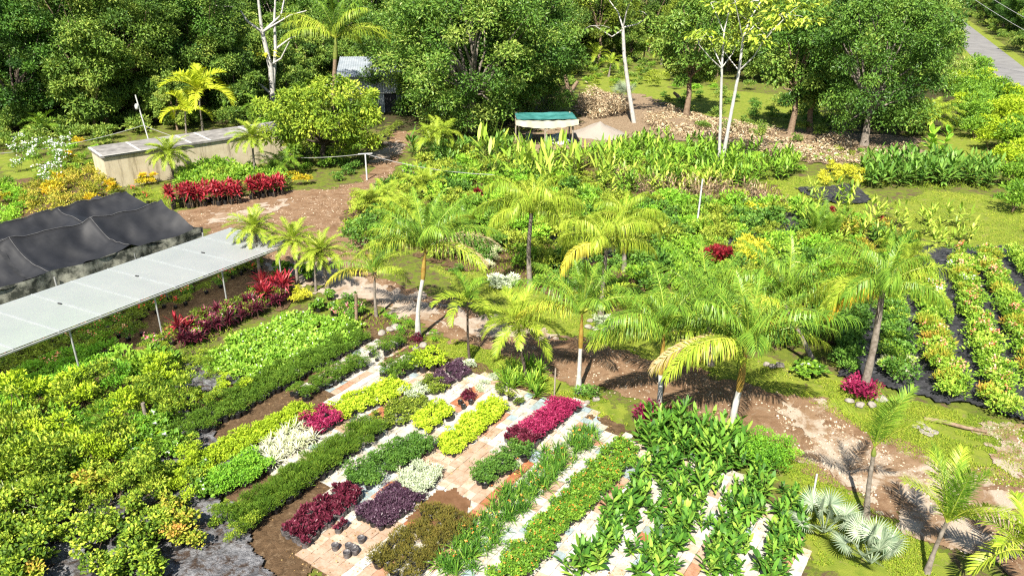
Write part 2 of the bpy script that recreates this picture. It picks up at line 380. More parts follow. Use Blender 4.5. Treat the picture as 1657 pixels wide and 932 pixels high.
shrub_kind('bench_rose_shrub', 230, .3, .58, .08, .045, 'olive_leaf', 8, .15, potm=POT, bloom=('bloom_red', 4, .07, 7, .045), seed=22, tb=.3, lr=.15)
shrub_kind('bench_coral_shrub', 230, .3, .55, .08, .045, 'green_leaf', 8, .15, potm=POT, bloom=('bloom_coral', 4, .06, 7, .045), seed=23, tb=.3, lr=.15)
shrub_kind('bench_pink_shrub', 230, .3, .55, .08, .045, 'green_leaf', 8, .15, potm=POT, bloom=('bloom_pink', 4, .06, 7, .045), seed=24, tb=.35, lr=.15)
shrub_kind('ixora_shrub', 520, .52, .85, .11, .055, 'green_leaf', 11, .08, bloom=('bloom_coral', 4, .07, 9, .05), seed=25, tb=.6, tv=.3, lr=.22)
shrub_kind('plain_ixora_shrub', 520, .52, .8, .11, .055, 'green_leaf', 11, .08, seed=26, tb=.65, tv=.3, lr=.22)
shrub_kind('white_ixora_shrub', 520, .52, .85, .11, .055, 'green_leaf', 11, .08, bloom=('bloom_white', 4, .07, 9, .05), seed=27, tb=.6, tv=.3, lr=.22)
shrub_kind('tawny_shrub', 480, .5, .8, .16, .04, 'amber_leaf', 9, .08, seed=28, tb=.38, tv=.35, up=.9, lr=.22)
shrub_kind('dark_row_shrub', 520, .5, .95, .1, .06, 'dark_leaf', 10, .06, seed=29, tb=.6, lr=.22)
shrub_kind('fine_bush', 1100, .55, 1.0, .07, .03, 'vivid_leaf', 13, .05, seed=30, tb=.35, up=.5, lr=.22)
shrub_kind('field_shrub', 420, .6, .9, .16, .075, 'green_leaf', 11, .06, seed=31, tb=.5, tv=.3, lr=.26)
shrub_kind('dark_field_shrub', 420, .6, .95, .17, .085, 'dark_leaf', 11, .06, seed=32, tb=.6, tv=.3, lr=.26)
shrub_kind('light_field_shrub', 420, .6, .9, .16, .07, 'olive_leaf', 11, .06, seed=33, tb=.6, tv=.3, lr=.26)
shrub_kind('vivid_field_shrub', 500, .62, 1.0, .14, .06, 'vivid_leaf', 11, .06, seed=34, tb=.6, lr=.26)
shrub_kind('yellow_field_shrub', 420, .6, 1.1, .14, .07, 'yellow_leaf', 10, .1, seed=35, tb=.6, lr=.26)
shrub_kind('red_field_shrub', 260, .42, 1.2, .22, .08, 'red_leaf', 8, .2, stems=.015, seed=36, tb=.35, up=.9, lr=.2)
shrub_kind('silver_field_shrub', 420, .55, .8, .16, .035, 'cream_leaf', 8, .04, seed=37, tb=.45, up=1.1, lr=.24)
shrub_kind('white_bloom_shrub', 420, .7, 1.5, .14, .06, 'green_leaf', 11, .15, bloom=('bloom_white', 12, .13, 5, .09), stems=.015, seed=38, tb=.45, lr=.3)
shrub_kind('croton_shrub', 380, .6, 1.1, .2, .075, 'gold_leaf', 10, .1, seed=39, tb=.35, tv=.45, up=.6, lr=.26)
shrub_kind('yellow_back_shrub', 520, .75, 1.3, .14, .065, 'straw_leaf', 12, .1, seed=40, tb=.5, tv=.35, lr=.28)
shrub_kind('hedge_tree', 1300, 1.35, 2.4, .2, .11, 'lime_leaf', 16, .1, seed=41, tb=.2, tv=.35, lr=.5, stems=.03)
shrub_kind('green_hedge_tree', 1300, 1.35, 2.4, .2, .11, 'green_leaf', 14, .1, seed=42, tb=.5, lr=.6, stems=.03)
shrub_kind('dark_round_tree', 1500, 1.35, 2.5, .17, .1, 'dark_leaf', 16, .1, seed=43, tb=.5, lr=.55, stems=.04)
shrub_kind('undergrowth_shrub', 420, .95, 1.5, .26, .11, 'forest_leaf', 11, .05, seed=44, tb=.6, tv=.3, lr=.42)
shrub_kind('columnar_shrub', 260, .2, .85, .06, .03, 'vivid_leaf', 10, .05, seed=45, tb=.4, up=.9, lr=.1)
# strap-leaved plants
def rosette(seed, n, L, W, elo, ehi, bend, mat, z0=.05, stem=0.0, potm=None, bloom=None, segs=4, tb=.5, tv=.3, cluster=1, spread=.12, prof=None):
    r = np.random.default_rng(seed); ch = []; st = []
    for c in range(cluster):
        o = np.array([r.normal(0, spread), r.normal(0, spread), 0]) if cluster > 1 else np.zeros(3)
        zt = z0+stem*r.uniform(.6, 1.2)
        az = np.arange(n)*2.4+r.uniform(0, 6); el = R(1)*np.linspace(ehi, elo, n)+r.normal(0, .12, n)
        d = np.stack([np.cos(az)*np.cos(el), np.sin(az)*np.cos(el), np.sin(el)], -1)
        B = np.tile(o+np.array([0, 0, zt]), (n, 1))+d*.02
        ch.append(strips(B, d, np.array([0, 0, 1.0])+r.normal(0, .02, 3), L*r.uniform(.7, 1.15, n), W, bend*r.uniform(.6, 1.3, n), segs, np.clip(tb+r.normal(0, tv, n), 0, 1), 0, prof))
        if stem: st += tube([o, o*1.0+np.array([0, 0, zt])], [.018, .014], 5)
    v = [('foliage', mk('foliage', ch, mat))]
    if st: v.append(('stems', mk('stems', st, 'stem_brown', True)))
    if potm: v.append(('pot', potm))
    if bloom:
        P = np.concatenate([c[0] for c in ch]); P = P[P[:, 2] > np.percentile(P[:, 2], 70)]
        v.append(('flowers', mk('flowers', heads(seed, P, np.tile([0, 0, 1.0], (len(P), 1)), *bloom[1:]), bloom[0])))
    return v
shrub_kind('crimson_skirt', 1300, .42, .42, .075, .042, 'crimson_leaf', 14, .03, seed=46, tb=.22, lr=.2)
kind('spider_plant', lambda s: rosette(s, 34, .34, .018, 10, 85, 1.5, 'cream_leaf', .08, potm=POT, tb=.75), 3, 51)
kind('lily_plant', lambda s: rosette(s, 13, .31, .02, 20, 88, 1.0, 'ginger_leaf', .06, cluster=4, spread=.09, bloom=('bloom_orange', 1, .035, 3, .015), tb=.45), 3, 52)
kind('cordyline', lambda s: rosette(s, 26, .5, .06, 0, 85, .8, 'maroon_leaf', .1, stem=.35, cluster=2, spread=.1, tb=.3), 3, 53)
kind('red_cordyline', lambda s: rosette(s, 24, .46, .065, 0, 85, .8, 'red_leaf', .1, stem=.3, cluster=2, spread=.1, tb=.4), 3, 54)
kind('red_ti_plant', lambda s: rosette(s, 17, .42, .1, -10, 85, .9, 'red_leaf', .15, stem=.75, cluster=4, spread=.16, tb=.45, potm=POTL), 3, 55)
kind('sword_plant', lambda s: rosette(s, 22, .62, .05, 30, 88, .8, 'green_leaf', .03, cluster=2, spread=.12, tb=.55), 3, 56)
def cane_clump(seed, nst, h, LL, LW, nl, mat, spread, lean=.18, bend=.7, tb=.5, tv=.28, bloom=None, tall=False, stemmat='stem_green', leafstart=.3):
    r = np.random.default_rng(seed); ch = []; st = []; tops = []
    for k in range(nst):
        a = r.uniform(0, 6.283); q = spread*math.sqrt(r.uniform(0, 1)); b = np.array([q*math.cos(a), q*math.sin(a), 0])
        hh = h*r.uniform(.65, 1.15); ld = np.array([math.cos(a), math.sin(a), 0])*lean*hh*r.uniform(.3, 1.6)
        pts = np.array([b, b+ld*.35+[0, 0, hh*.5], b+ld+[0, 0, hh]]); st += tube(pts, [.014*h**.5, .012*h**.5, .006], 5); tops.append(pts[-1])
        s = np.linspace(leafstart, 1, nl); a0 = r.uniform(0, 6.28)
        P = np.stack([np.interp(s, [0, .5, 1], pts[:, i]) for i in range(3)], -1)
        az = a0+np.arange(nl)*math.pi+r.normal(0, .5, nl) if not tall else a0+np.arange(nl)*2.4
        el = np.linspace(.35, 1.15, nl)+r.normal(0, .15, nl)
        d = np.stack([np.cos(az)*np.cos(el), np.sin(az)*np.cos(el), np.sin(el)], -1)
        ch.append(strips(P, d, np.array([0, 0, 1.0]), LL*r.uniform(.7, 1.2, nl), LW*r.uniform(.8, 1.2, nl), bend*r.uniform(.6, 1.4, nl), 4, np.clip(tb+r.normal(0, tv*.6)+r.normal(0, tv*.6, nl), 0, 1), 0, [.12, .85, 1, .75, .02]))
    v = [('foliage', mk('foliage', ch, mat)), ('stems', mk('stems', st, stemmat, True))]
    if bloom:
        T = np.array(tops); v.append(('flowers', mk('flowers', heads(seed, T, np.tile([0, 0, 1.0], (len(T), 1)), *bloom[1:]), bloom[0])))
    return v
kind('ginger_clump', lambda s: cane_clump(s, 7, .5, .27, .08, 7, 'ginger_leaf', .17, .28, .9, tb=.42, tv=.4), 5, 61)
kind('tall_ginger', lambda s: cane_clump(s, 6, .85, .36, .1, 7, 'ginger_leaf', .2, .2, .6, tb=.55), 3, 62)
kind('field_ginger', lambda s: cane_clump(s, 9, 1.1, .5, .12, 7, 'green_leaf', .35, .3, .7, tb=.5), 3, 63)
kind('light_ginger', lambda s: cane_clump(s, 7, 1.2, .55, .13, 6, 'heliconia_leaf', .35, .25, .6, tb=.7), 3, 64)
kind('dark_ginger', lambda s: cane_clump(s, 10, 1.4, .75, .17, 6, 'dark_leaf', .5, .3, .8, tb=.7), 3, 65)
kind('brown_ginger', lambda s: cane_clump(s, 10, .9, .35, .05, 4, 'dry_leaf', .3, .2, 1.2, tb=.4, stemmat='bark_tan', leafstart=.5), 3, 66)
kind('heliconia_clump', lambda s: cane_clump(s, 5, 1.6, 1.1, .2, 3, 'heliconia_leaf', .3, .14, .35, tb=.5, leafstart=.4), 3, 67)
kind('dark_cane_clump', lambda s: cane_clump(s, 10, .75, .35, .09, 7, 'purple_leaf', .35, .25, .6, tb=.3), 2, 68)
kind('papaya_like', lambda s: cane_clump(s, 3, 2.6, .8, .38, 12, 'vivid_leaf', .5, .2, .8, tb=.55, tall=True, leafstart=.35, stemmat='stem_brown'), 2, 69)

# ---------------------------------------------------------------- palms
def frond(seed, L, el0, droop, n, LL, LW, hang, vee=.15, a0=25, a1=62, rw=.018, start=.12, power=1.3):
    r = np.random.default_rng(seed); S = np.linspace(0, 1, 41); el = el0-droop*S**power
    ds = L/40; py = np.concatenate([[0], np.cumsum(np.cos(el[:-1])*ds)]); pz = np.concatenate([[0], np.cumsum(np.sin(el[:-1])*ds)])
    px = L*.05*r.normal()*S**2
    path = np.stack([px, py, pz], -1)
    ch = tube(path[::4], np.linspace(rw, rw*.2, 11), 4, tint=.9, cap=False)
    s = np.clip(np.repeat(np.linspace(start, .99, n), 2)+r.normal(0, .008, 2*n), start, .995); sd = np.tile([-1.0, 1.0], n)
    B = np.stack([np.interp(s, S, path[:, i]) for i in range(3)], -1); e = np.interp(s, S, el)
    T = np.stack([np.zeros_like(e), np.cos(e), np.sin(e)], -1); U = np.stack([np.zeros_like(e), -np.sin(e), np.cos(e)], -1)
    a = R(1)*(a0+(a1-a0)*s**1.2)+r.normal(0, .09, 2*n)
    d = unit(np.array([1.0, 0, 0])*(sd*np.cos(a))[:, None]+T*np.sin(a)[:, None]+U*(vee+r.normal(0, .12, 2*n))[:, None])
    prof = np.sin(np.pi*(.1+.84*s))**.55
    ll = LL*prof*r.uniform(.85, 1.1, 2*n)
    ch.append(strips(B, d, unit(U+T*.2), ll, LW, hang*r.uniform(.7, 1.3, 2*n), 4, np.clip(.45+r.normal(0, .17, 2*n), 0, 1), 0, [.5, 1, .75, .04]))
    return ch
FROND = {}
def fronds(name, els, **kw):
    L0 = kw.pop('L'); mat = kw.pop('mat'); FROND[name] = []
    for i, e in enumerate(els):
        for v in range(2):
            dr = kw.get('droop'); k = dict(kw); k['droop'] = dr[0]+(dr[1]-dr[0])*i/max(1, len(els)-1)
            FROND[name].append((e, mk('frond', frond(i*13+v+5, L0*(1+.1*v), R(e), n=k['n'], LL=k['LL'], LW=k['LW'], hang=k['hang'], droop=k['droop'], vee=k.get('vee', .15), a0=k.get('a0', 25), a1=k.get('a1', 62), rw=k.get('rw', .018), start=k.get('start', .12)), mat)))
fronds('royal', (82, 68, 54, 40, 28), L=2.6, mat='palm_leaf', droop=(.8, 1.35), n=64, LL=.74, LW=.026, hang=3.4, vee=.3, rw=.03)
fronds('weeping', (84, 70, 56, 42, 28), L=2.5, mat='palm_light', droop=(1.5, 2.0), n=72, LL=.85, LW=.023, hang=6.0, vee=.25, rw=.026)
fronds('pygmy', (75, 52, 32, 14, -4), L=1.2, mat='palm_light', droop=(.8, 1.2), n=56, LL=.32, LW=.02, hang=.5, vee=.25, rw=.012, a0=35)
fronds('manila', (80, 62, 45, 25), L=1.35, mat='palm_light', droop=(1.1, 1.8), n=34, LL=.42, LW=.038, hang=.7, vee=.55, rw=.018)
fronds('areca', (80, 62, 45, 28), L=2.3, mat='palm_light', droop=(1.1, 1.9), n=48, LL=.6, LW=.034, hang=1.6, vee=.4, rw=.018)
fronds('young', (84, 74, 66, 58), L=1.85, mat='palm_leaf', droop=(.3, .75), n=62, LL=.46, LW=.024, hang=.45, vee=.2, rw=.02, start=.08)
def add_fronds(root, style, top, n, mats=(), scale=1.0, az0=None, last=None, spin=2.39996):
    fr = FROND[style]; az0 = random.uniform(0, 6.28) if az0 is None else az0
    els = sorted({e for e, _ in fr}, reverse=True)
    for i in range(n):
        q = i/max(1, n-1); e = els[min(len(els)-1, int(q**.8*len(els)))]
        me = random.choice([m for ee, m in fr if ee == e])
        az = (az0+i*spin+random.uniform(-.2, .2)) % (2*math.pi)
        if style in ('royal', 'weeping') and q > .5 and abs(az-math.pi) < .85: az += 1.0 if az > math.pi else -1.0
        if last is not None and i == n-1: az = last
        o = obj('frond', me, root, top, az, scale*random.uniform(.85, 1.08)*(1 if q > .12 else .8), rx=random.uniform(-.1, .1), ry=random.uniform(-.15, .15))
        for lo, m in mats:
            if q >= lo:
                o.material_slots[0].link = 'OBJECT'; o.material_slots[0].material = MATS[m]
def palm(label, base, crown, style, n=13, tr=.09, name='palm_tree', shaft=.0, shaftmat='crownshaft_green', bark='bark_grey', mats=(), scale=1.0, skirt=False, az0=None, group=None, cat='palm', bulge=1.5, ly=0.0, last=None):
    b = G(*base); t = at(crown[0], crown[1], b[1]+ly); h = t-b
    r = thing(name, label, cat, tuple(b), group=group)
    tt = h*(1-shaft/np.linalg.norm(h)) if shaft else h
    s = np.linspace(0, 1, 14)[:, None]; side = np.array([random.uniform(-.06, .06), random.uniform(-.06, .06), 0])*np.linalg.norm(h)
    pts = tt*s+side*np.sin(s*math.pi)*.5
    rad = tr*(bulge-(bulge-1)*np.minimum(1, s[:, 0]*2.6))*(1-.25*s[:, 0])
    rad = rad*(1+.05*np.sin(np.arange(14)*2.1)); pts[0, 2] -= .05
    obj('trunk', mk('trunk', tube(pts, rad, 10), bark, True), r)
    if shaft:
        q = np.linspace(0, 1, 6)[:, None]; P = tt+(h-tt)*q
        obj('crownshaft', mk('crownshaft', tube(P, np.array([1.0, 1.25, 1.15, .9, .65, .4])*tr*.8, 9), shaftmat, True), r)
    if skirt:
        rr = np.random.default_rng(int(base[0])); k = 40; az = rr.uniform(0, 6.28, k)
        d = np.stack([np.cos(az)*.8, np.sin(az)*.8, rr.uniform(-.9, .5, k)], -1)
        obj('leaf_bases', mk('leaf_bases', [strips(np.tile(h, (k, 1))+np.array([0, 0, -.1])+rr.normal(0, .05, (k, 3)), d, np.array([0, 0, 1.0]), .28, .05, 1.0, 2, rr.uniform(0, .4, k))], 'dry_leaf'), r)
    add_fronds(r, style, tuple(h), n, mats, scale, az0, last)
    return r
def areca_clump(label, base, h, n=5, fr=7, style='areca', mats=(), scale=1.0, spread=.35, group=None, name='clumping_palm'):
    b = G(*base); r = thing(name, label, 'palm', tuple(b), group=group); st = []
    for k in range(n):
        a = k*2.4+random.random(); q = spread*math.sqrt((k+.3)/n); p0 = np.array([q*math.cos(a), q*math.sin(a), 0]); p1 = p0*2.2+np.array([0, 0, h*random.uniform(.6, 1.05)])
        obj('stem', mk('stem', tube([p0, (p0+p1)/2+[0, 0, .05*h], p1], [.05, .042, .03], 7), 'crownshaft_green', True), r)
        add_fronds(r, style, tuple(p1), fr, mats, scale)
    return r
def fan_palm(label, base, nfan, L, group=None):
    r = thing('fan_palm', label, 'palm', tuple(G(*base)), group=group); rr = np.random.default_rng(int(base[0]))
    for k in range(nfan):
        az = k*2.4+rr.normal(0, .15); el = R(84-52*k/nfan)+rr.normal(0, .1); pl = L*rr.uniform(.75, 1.1)
        d = np.array([math.cos(az)*math.cos(el), math.sin(az)*math.cos(el), math.sin(el)])
        end = d*pl; ch = tube([[0, 0, .1], end*.5+[0, 0, .1], end+[0, 0, .04]], [.018, .014, .01], 5, tint=.4)
        m = 30; th = np.linspace(-2.35, 2.35, m); side = unit(np.cross(d, [0, 0, 1.0])); up = np.cross(side, d)
        fn = unit(d*.75-np.array([0, 0, .25])); n2 = unit(np.cross(side, fn))
        D = side*np.sin(th)[:, None]+fn*np.cos(th)[:, None]+n2*(.12+.12*np.cos(th*2))[:, None]
        ch.append(strips(np.tile(end+[0, 0, .04], (m, 1)), D, np.tile(n2, (m, 1)), L*.62*(1-.22*np.abs(th)/2.35), .034, .22, 3, np.clip(.5+rr.normal(0, .25, m), 0, 1), 0, [.25, 1, .8, .05]))
        obj('leaf', mk('leaf', ch, 'fan_leaf'), r)
    return r

# ---------------------------------------------------------------- broadleaf trees
def crown_tree(seed, h, cr, zb, nl, per, LL, LW, tr, leaf, lean=.0, lobes=.3, tb=.45, fork=.35, tpl='d', openness=0.0, bark='bark_grey'):
    r = np.random.default_rng(seed); zc = (h+zb)/2; rz = (h-zb)/2; cen = []
    while len(cen) < nl:
        d = unit(r.normal(size=3)); q = r.uniform(.35, 1)**.5
        c = np.array([d[0]*cr*q, d[1]*cr*q, zc+d[2]*rz*q*.9])
        lob = .72+.5*vnoise(np.array([math.atan2(d[1], d[0])*2+9]), np.array([d[2]*3+5]), seed)[0]
        c[:2] *= lob; c[2] = zc+(c[2]-zc)*(.75+.35*lob)
        cen.append(c)
    cen = np.array(cen); rad = cr*lobes*r.uniform(.55, 1.2, nl)
    n = nl*per; idx = np.repeat(np.arange(nl), per); d = rdir(r, n); d[:, 2] += .18; d = unit(d)
    P = cen[idx]+d*(rad[idx]*r.uniform(.4, 1.08, n))[:, None]*np.array([1, 1, .7])
    D = unit(d*.7+r.normal(size=(n, 3))*.55+np.array([0, 0, -.12])); N = unit(d*.5+np.array([0, 0, .7])+r.normal(size=(n, 3))*.45)
    t = np.clip(tb+r.normal(0, .2, nl)[idx]+r.normal(0, .15, n), 0, 1); s = r.uniform(.65, 1.25, n)
    crown = [leaves(P, D, N, LL*s, LW*s, t, tpl)]
    f = np.array([lean*h*.3, 0, zb+(h-zb)*fork*.4]); tk = []
    mid = f*.5+np.array([r.normal(0, .15), r.normal(0, .15), 0])
    tk += tube([[0, 0, -.1], mid*.3, mid, f], [tr*1.35, tr*1.05, tr*.9, tr*.75], 9)
    for c in cen[np.argsort(r.uniform(size=nl))[:max(6, nl//5)]]:
        m = (f+c)/2+np.array([0, 0, .12*h*r.uniform(-.3, .7)])+r.normal(0, .05*cr, 3)
        tk += tube([f*.93, f*.5+m*.5+r.normal(0, .03*cr, 3), m, c], [tr*.5, tr*.33, tr*.22, tr*.06], 6, cap=False)
    return [('trunk', mk('trunk', tk, bark, True)), ('crown', mk('crown', crown, leaf))]
def tree_kind(name, nvar, **kw): KIND[name] = [crown_tree(seed=kw.get('s', 1)*31+i*5, **{k: v for k, v in kw.items() if k != 's'}) for i in range(nvar)]
tree_kind('mango_tree', 3, s=1, h=13, cr=5.8, zb=1.4, nl=140, per=340, LL=.25, LW=.115, tr=.32, leaf='mango_leaf', lobes=.19, tb=.5)
tree_kind('forest_tree', 3, s=2, h=14, cr=5.2, zb=1.8, nl=95, per=290, LL=.28, LW=.13, tr=.3, leaf='forest_leaf', lobes=.2, tb=.5, bark='bark_tan')
tree_kind('dark_tree', 2, s=3, h=13, cr=5.5, zb=2.2, nl=90, per=280, LL=.28, LW=.13, tr=.3, leaf='dark_leaf', lobes=.2, tb=.4, bark='bark_dark')
tree_kind('pale_tree', 2, s=4, h=11, cr=4.2, zb=3.4, nl=60, per=190, LL=.3, LW=.14, tr=.2, leaf='olive_leaf', lobes=.26, tb=.3, bark='bark_tan')
tree_kind('slim_tree', 2, s=5, h=10, cr=3.0, zb=2.2, nl=62, per=210, LL=.3, LW=.13, tr=.24, leaf='mango_leaf', lobes=.3, tb=.6, bark='bark_tan')
tree_kind('dense_tree', 2, s=8, h=13, cr=5.8, zb=.1, nl=165, per=340, LL=.25, LW=.115, tr=.32, leaf='mango_leaf', lobes=.2, tb=.5, fork=.6)
tree_kind('broad_leaf_tree', 2, s=9, h=11, cr=3.8, zb=2.5, nl=60, per=110, LL=.5, LW=.24, tr=.22, leaf='green_leaf', lobes=.26, tb=.4, tpl='l', bark='bark_tan')
tree_kind('understory_tree', 2, s=7, h=6.5, cr=2.6, zb=.8, nl=45, per=220, LL=.3, LW=.13, tr=.12, leaf='forest_leaf', lobes=.28, tb=.55, bark='bark_tan')
tree_kind('spreading_tree', 1, s=6, h=5.6, cr=4.4, zb=.6, nl=170, per=110, LL=.27, LW=.12, tr=.2, leaf='wild_leaf', lobes=.13, tb=.5, bark='bark_dark')
# ---------------------------------------------------------------- ground and paved surfaces
def groundmat(name, layers, bmp=(40, .6, .04), rough=.95):
    """layers: list of (noise scale, pos0, pos1, colour a, colour b) mixed one over the other"""
    m, nt, b, out = nodes_of(name); col = None
    for i, (sc, p0, p1, ca, cb, amt) in enumerate(layers):
        f = noise(nt, sc, 6, .65, None, .4)
        c = ramp(nt, f, [(p0, tuple(q*EARTHK for q in ca)), (p1, tuple(q*EARTHK for q in cb))])
        if col is None: col = c
        else:
            k = noise(nt, sc*.37+.05*i, 5, .7, None, .8)
            kk = ramp(nt, k, [(amt-.05, (0, 0, 0)), (amt+.07, (1, 1, 1))])
            col = mixc(nt, kk, col, c)
    nt.links.new(col, b.inputs['Base Color']); b.inputs['Roughness'].default_value = rough
    b.inputs['Specular IOR Level'].default_value = .15
    bump(nt, b, noise(nt, bmp[0], 6, .75), bmp[1], bmp[2])
    return m
groundmat('ground_mat', [(3, .3, .7, (.12, .18, .02), (.24, .28, .04), 0), (5, .3, .7, (.1, .075, .04), (.22, .15, .085), .53)], (25, .8, .06))
groundmat('lawn_mat', [(2.2, .3, .7, (.17, .25, .025), (.33, .37, .05), 0), (6, .3, .7, (.26, .24, .08), (.36, .29, .13), .62)], (30, .7, .05))
groundmat('track_mat', [(1.6, .35, .65, (.23, .13, .07), (.38, .245, .145), 0), (9, .3, .7, (.27, .19, .12), (.5, .4, .29), .6), (2.5, .3, .7, (.16, .09, .045), (.25, .15, .08), .6)], (22, .8, .05))
groundmat('gravel_mat', [(55, .3, .7, (.38, .29, .2), (.78, .67, .54), 0), (2.2, .3, .7, (.25, .15, .08), (.42, .28, .17), .5)], (60, .8, .03))
groundmat('pale_dirt_mat', [(4, .3, .7, (.42, .33, .25), (.6, .5, .4), 0), (2, .3, .7, (.3, .2, .12), (.42, .3, .2), .56)], (25, .5, .03))
groundmat('soil_mat', [(6, .3, .7, (.1, .06, .03), (.24, .15, .08), 0), (12, .3, .7, (.2, .13, .07), (.36, .25, .15), .58)], (25, 1, .06))
groundmat('wet_soil_mat', [(3, .3, .7, (.15, .075, .035), (.28, .15, .08), 0)], (12, .3, .03), .5)
groundmat('litter_mat', [(8, .3, .7, (.05, .04, .02), (.14, .1, .05), 0), (5, .3, .7, (.04, .06, .015), (.1, .12, .03), .5)], (14, 1, .1))
groundmat('brush_mat', [(9, .3, .7, (.22, .13, .07), (.58, .45, .3), 0)], (14, 1, .12))
groundmat('mat_black', [(3, .3, .7, (.025, .026, .03), (.09, .09, .1), 0), (11, .4, .7, (.1, .1, .11), (.25, .25, .27), .6)], (5, .8, .12), .55)
groundmat('mat_grey', [(4, .35, .65, (.14, .14, .15), (.46, .46, .48), 0), (7, .3, .7, (.07, .05, .04), (.17, .12, .09), .54)], (4.5, 1, .25), .6)
groundmat('sand_mat', [(30, .3, .7, (.36, .31, .26), (.52, .46, .4), 0)], (40, .6, .04))
groundmat('hill_mat', [(.15, .3, .7, (.03, .06, .012), (.08, .13, .025), 0)], (1, 1, .5))
m, nt, b, out = nodes_of('asphalt_mat')
c = ramp(nt, noise(nt, .35, 6, .7), [(.35, (.13, .127, .125)), (.65, (.19, .185, .18))])
nt.links.new(c, b.inputs['Base Color']); b.inputs['Roughness'].default_value = .9
# tile faces: colour picked by the tile's own tint
m, nt, b, out = nodes_of('tile_mat')
a_ = nt.nodes.new('ShaderNodeAttribute'); a_.attribute_name = 'tint'
c = ramp(nt, a_.outputs['Fac'], [(0, (.76, .75, .71)), (.2, (.66, .64, .58)), (.3, (.7, .58, .46)), (.42, (.6, .44, .33)), (.52, (.6, .33, .22)), (.64, (.55, .22, .11)), (.74, (.42, .54, .6)), (.84, (.56, .64, .66)), (.93, (.3, .34, .37)), (1, (.12, .13, .15))], 'CONSTANT')
c = mixc(nt, 1.0, c, (.62, .61, .6), 'MULTIPLY')
dirt = ramp(nt, noise(nt, 3.2, 7, .75), [(.44, (1, 1, 1)), (.62, (.74, .68, .58)), (.76, (.4, .32, .24))])
d2 = ramp(nt, noise(nt, 22, 4, .7), [(.3, (.86, .84, .8)), (.6, (1, 1, 1))])
c = mixc(nt, 1.0, mixc(nt, 1.0, c, dirt, 'MULTIPLY'), d2, 'MULTIPLY')
nt.links.new(c, b.inputs['Base Color']); b.inputs['Roughness'].default_value = .6

# the ground: one sheet out past the horizon, fine near the camera
xs = np.concatenate([[-3000, -900, -400], np.linspace(-160, 160, 41), [400, 900, 3000]])
ys = np.concatenate([[-600, -100, -20], np.linspace(0, 330, 45), [600, 1500, 4000]])
gx, gy = np.meshgrid(xs, ys); w = len(xs)
V = np.stack([gx, gy, np.full(gx.shape, -.03)], -1).reshape(-1, 3)
q = (np.arange(len(ys)-1)[:, None]*w+np.arange(w-1)[None, :]).ravel()
structure('ground', mk('ground', [(V, np.stack([q, q+1, q+w+1, q+w], -1), .5)], 'ground_mat'))

TRACK = [(1700, 905), (1657, 940), (1480, 860), (1400, 812), (1320, 762), (1255, 712), (1180, 690), (1030, 652), (940, 628), (880, 600), (800, 566), (735, 548), (690, 520), (560, 470), (480, 455), (420, 440), (395, 400), (300, 362), (285, 342), (420, 312), (528, 305), (585, 292), (612, 255), (640, 212), (668, 214), (655, 240), (630, 290), (592, 318), (556, 345), (575, 380), (610, 410), (600, 440), (650, 462), (720, 485), (800, 515), (900, 543), (1010, 560), (1100, 590), (1230, 625), (1330, 650), (1400, 695), (1475, 725), (1563, 749), (1700, 785)]
GRAVEL = [[(1690, 900), (1560, 905), (1420, 820), (1320, 752), (1270, 705), (1250, 660), (1310, 655), (1400, 710), (1470, 748), (1560, 780), (1690, 830)], [(1600, 690), (1657, 690), (1690, 780), (1657, 770), (1625, 745)]]
PALE = [[(430, 430), (520, 425), (600, 455), (690, 490), (720, 530), (650, 505), (560, 480), (470, 455)], [(700, 480), (790, 512), (880, 540), (860, 552), (760, 525)], [(600, 255), (640, 225), (650, 245), (620, 262)], [(330, 350), (480, 325), (470, 335), (350, 362)]]
sheet('lawn', [[(1440, 330), (1500, 306), (1700, 330), (1700, 425), (1600, 410), (1470, 380)], [(1240, 290), (1330, 285), (1420, 320), (1400, 345), (1260, 330)], [(1290, 640), (1330, 610), (1440, 640), (1657, 690), (1700, 760), (1657, 790), (1560, 775), (1480, 745), (1400, 700)], [(690, 545), (740, 550), (830, 580), (930, 630), (1030, 660), (1020, 690), (950, 670), (890, 640), (830, 610), (760, 620), (700, 600)], [(1200, 700), (1280, 720), (1400, 815), (1500, 880), (1560, 940), (1440, 1000), (1300, 900), (1285, 780)], [(220, 310), (270, 300), (290, 335), (240, 340), (190, 320)], [(1130, 140), (1350, 165), (1480, 235), (1250, 215), (1030, 190), (1060, 150)], [(920, 130), (1080, 110), (1090, 160), (1030, 180), (990, 160)], [(440, 545), (600, 500), (680, 545), (650, 580), (560, 530)], [(1480, 225), (1600, 215), (1600, 290), (1560, 275)], [(700, 430), (830, 450), (1010, 520), (1330, 600), (1290, 640), (1100, 590), (900, 545), (780, 510)], [(-20, 250), (60, 255), (120, 290), (30, 300)]], .09, -.026, 'lawn_mat', .5, seed=3)
sheet('dirt_track', [TRACK], .06, -.018, 'track_mat', .5, bumpy=.012, seed=4)
sheet('gravel', GRAVEL, .05, -.002, 'gravel_mat', .8, bumpy=.014, seed=5)
sheet('pale_dirt', PALE, .06, -.002, 'pale_dirt_mat', .8, bumpy=.008, seed=6)
sheet('forest_floor', [[(-300, 215), (-300, 20), (620, 20), (930, 100), (930, 160), (860, 200), (700, 220), (640, 205), (500, 225), (300, 195), (120, 222)], [(1350, 120), (1540, 60), (1560, 190), (1470, 230), (1400, 236), (1340, 205)]], .5, -.022, 'litter_mat', 2.0, bumpy=.02, seed=7)
sheet('brush_litter', [[(930, 165), (1030, 150), (1100, 180), (1240, 205), (1480, 225), (1500, 260), (1440, 268), (1290, 262), (1080, 222), (1000, 225), (930, 200)], [(830, 215), (950, 205), (1000, 215), (980, 235), (860, 250)]], .2, -.006, 'brush_mat', .9, bumpy=.06, seed=8)
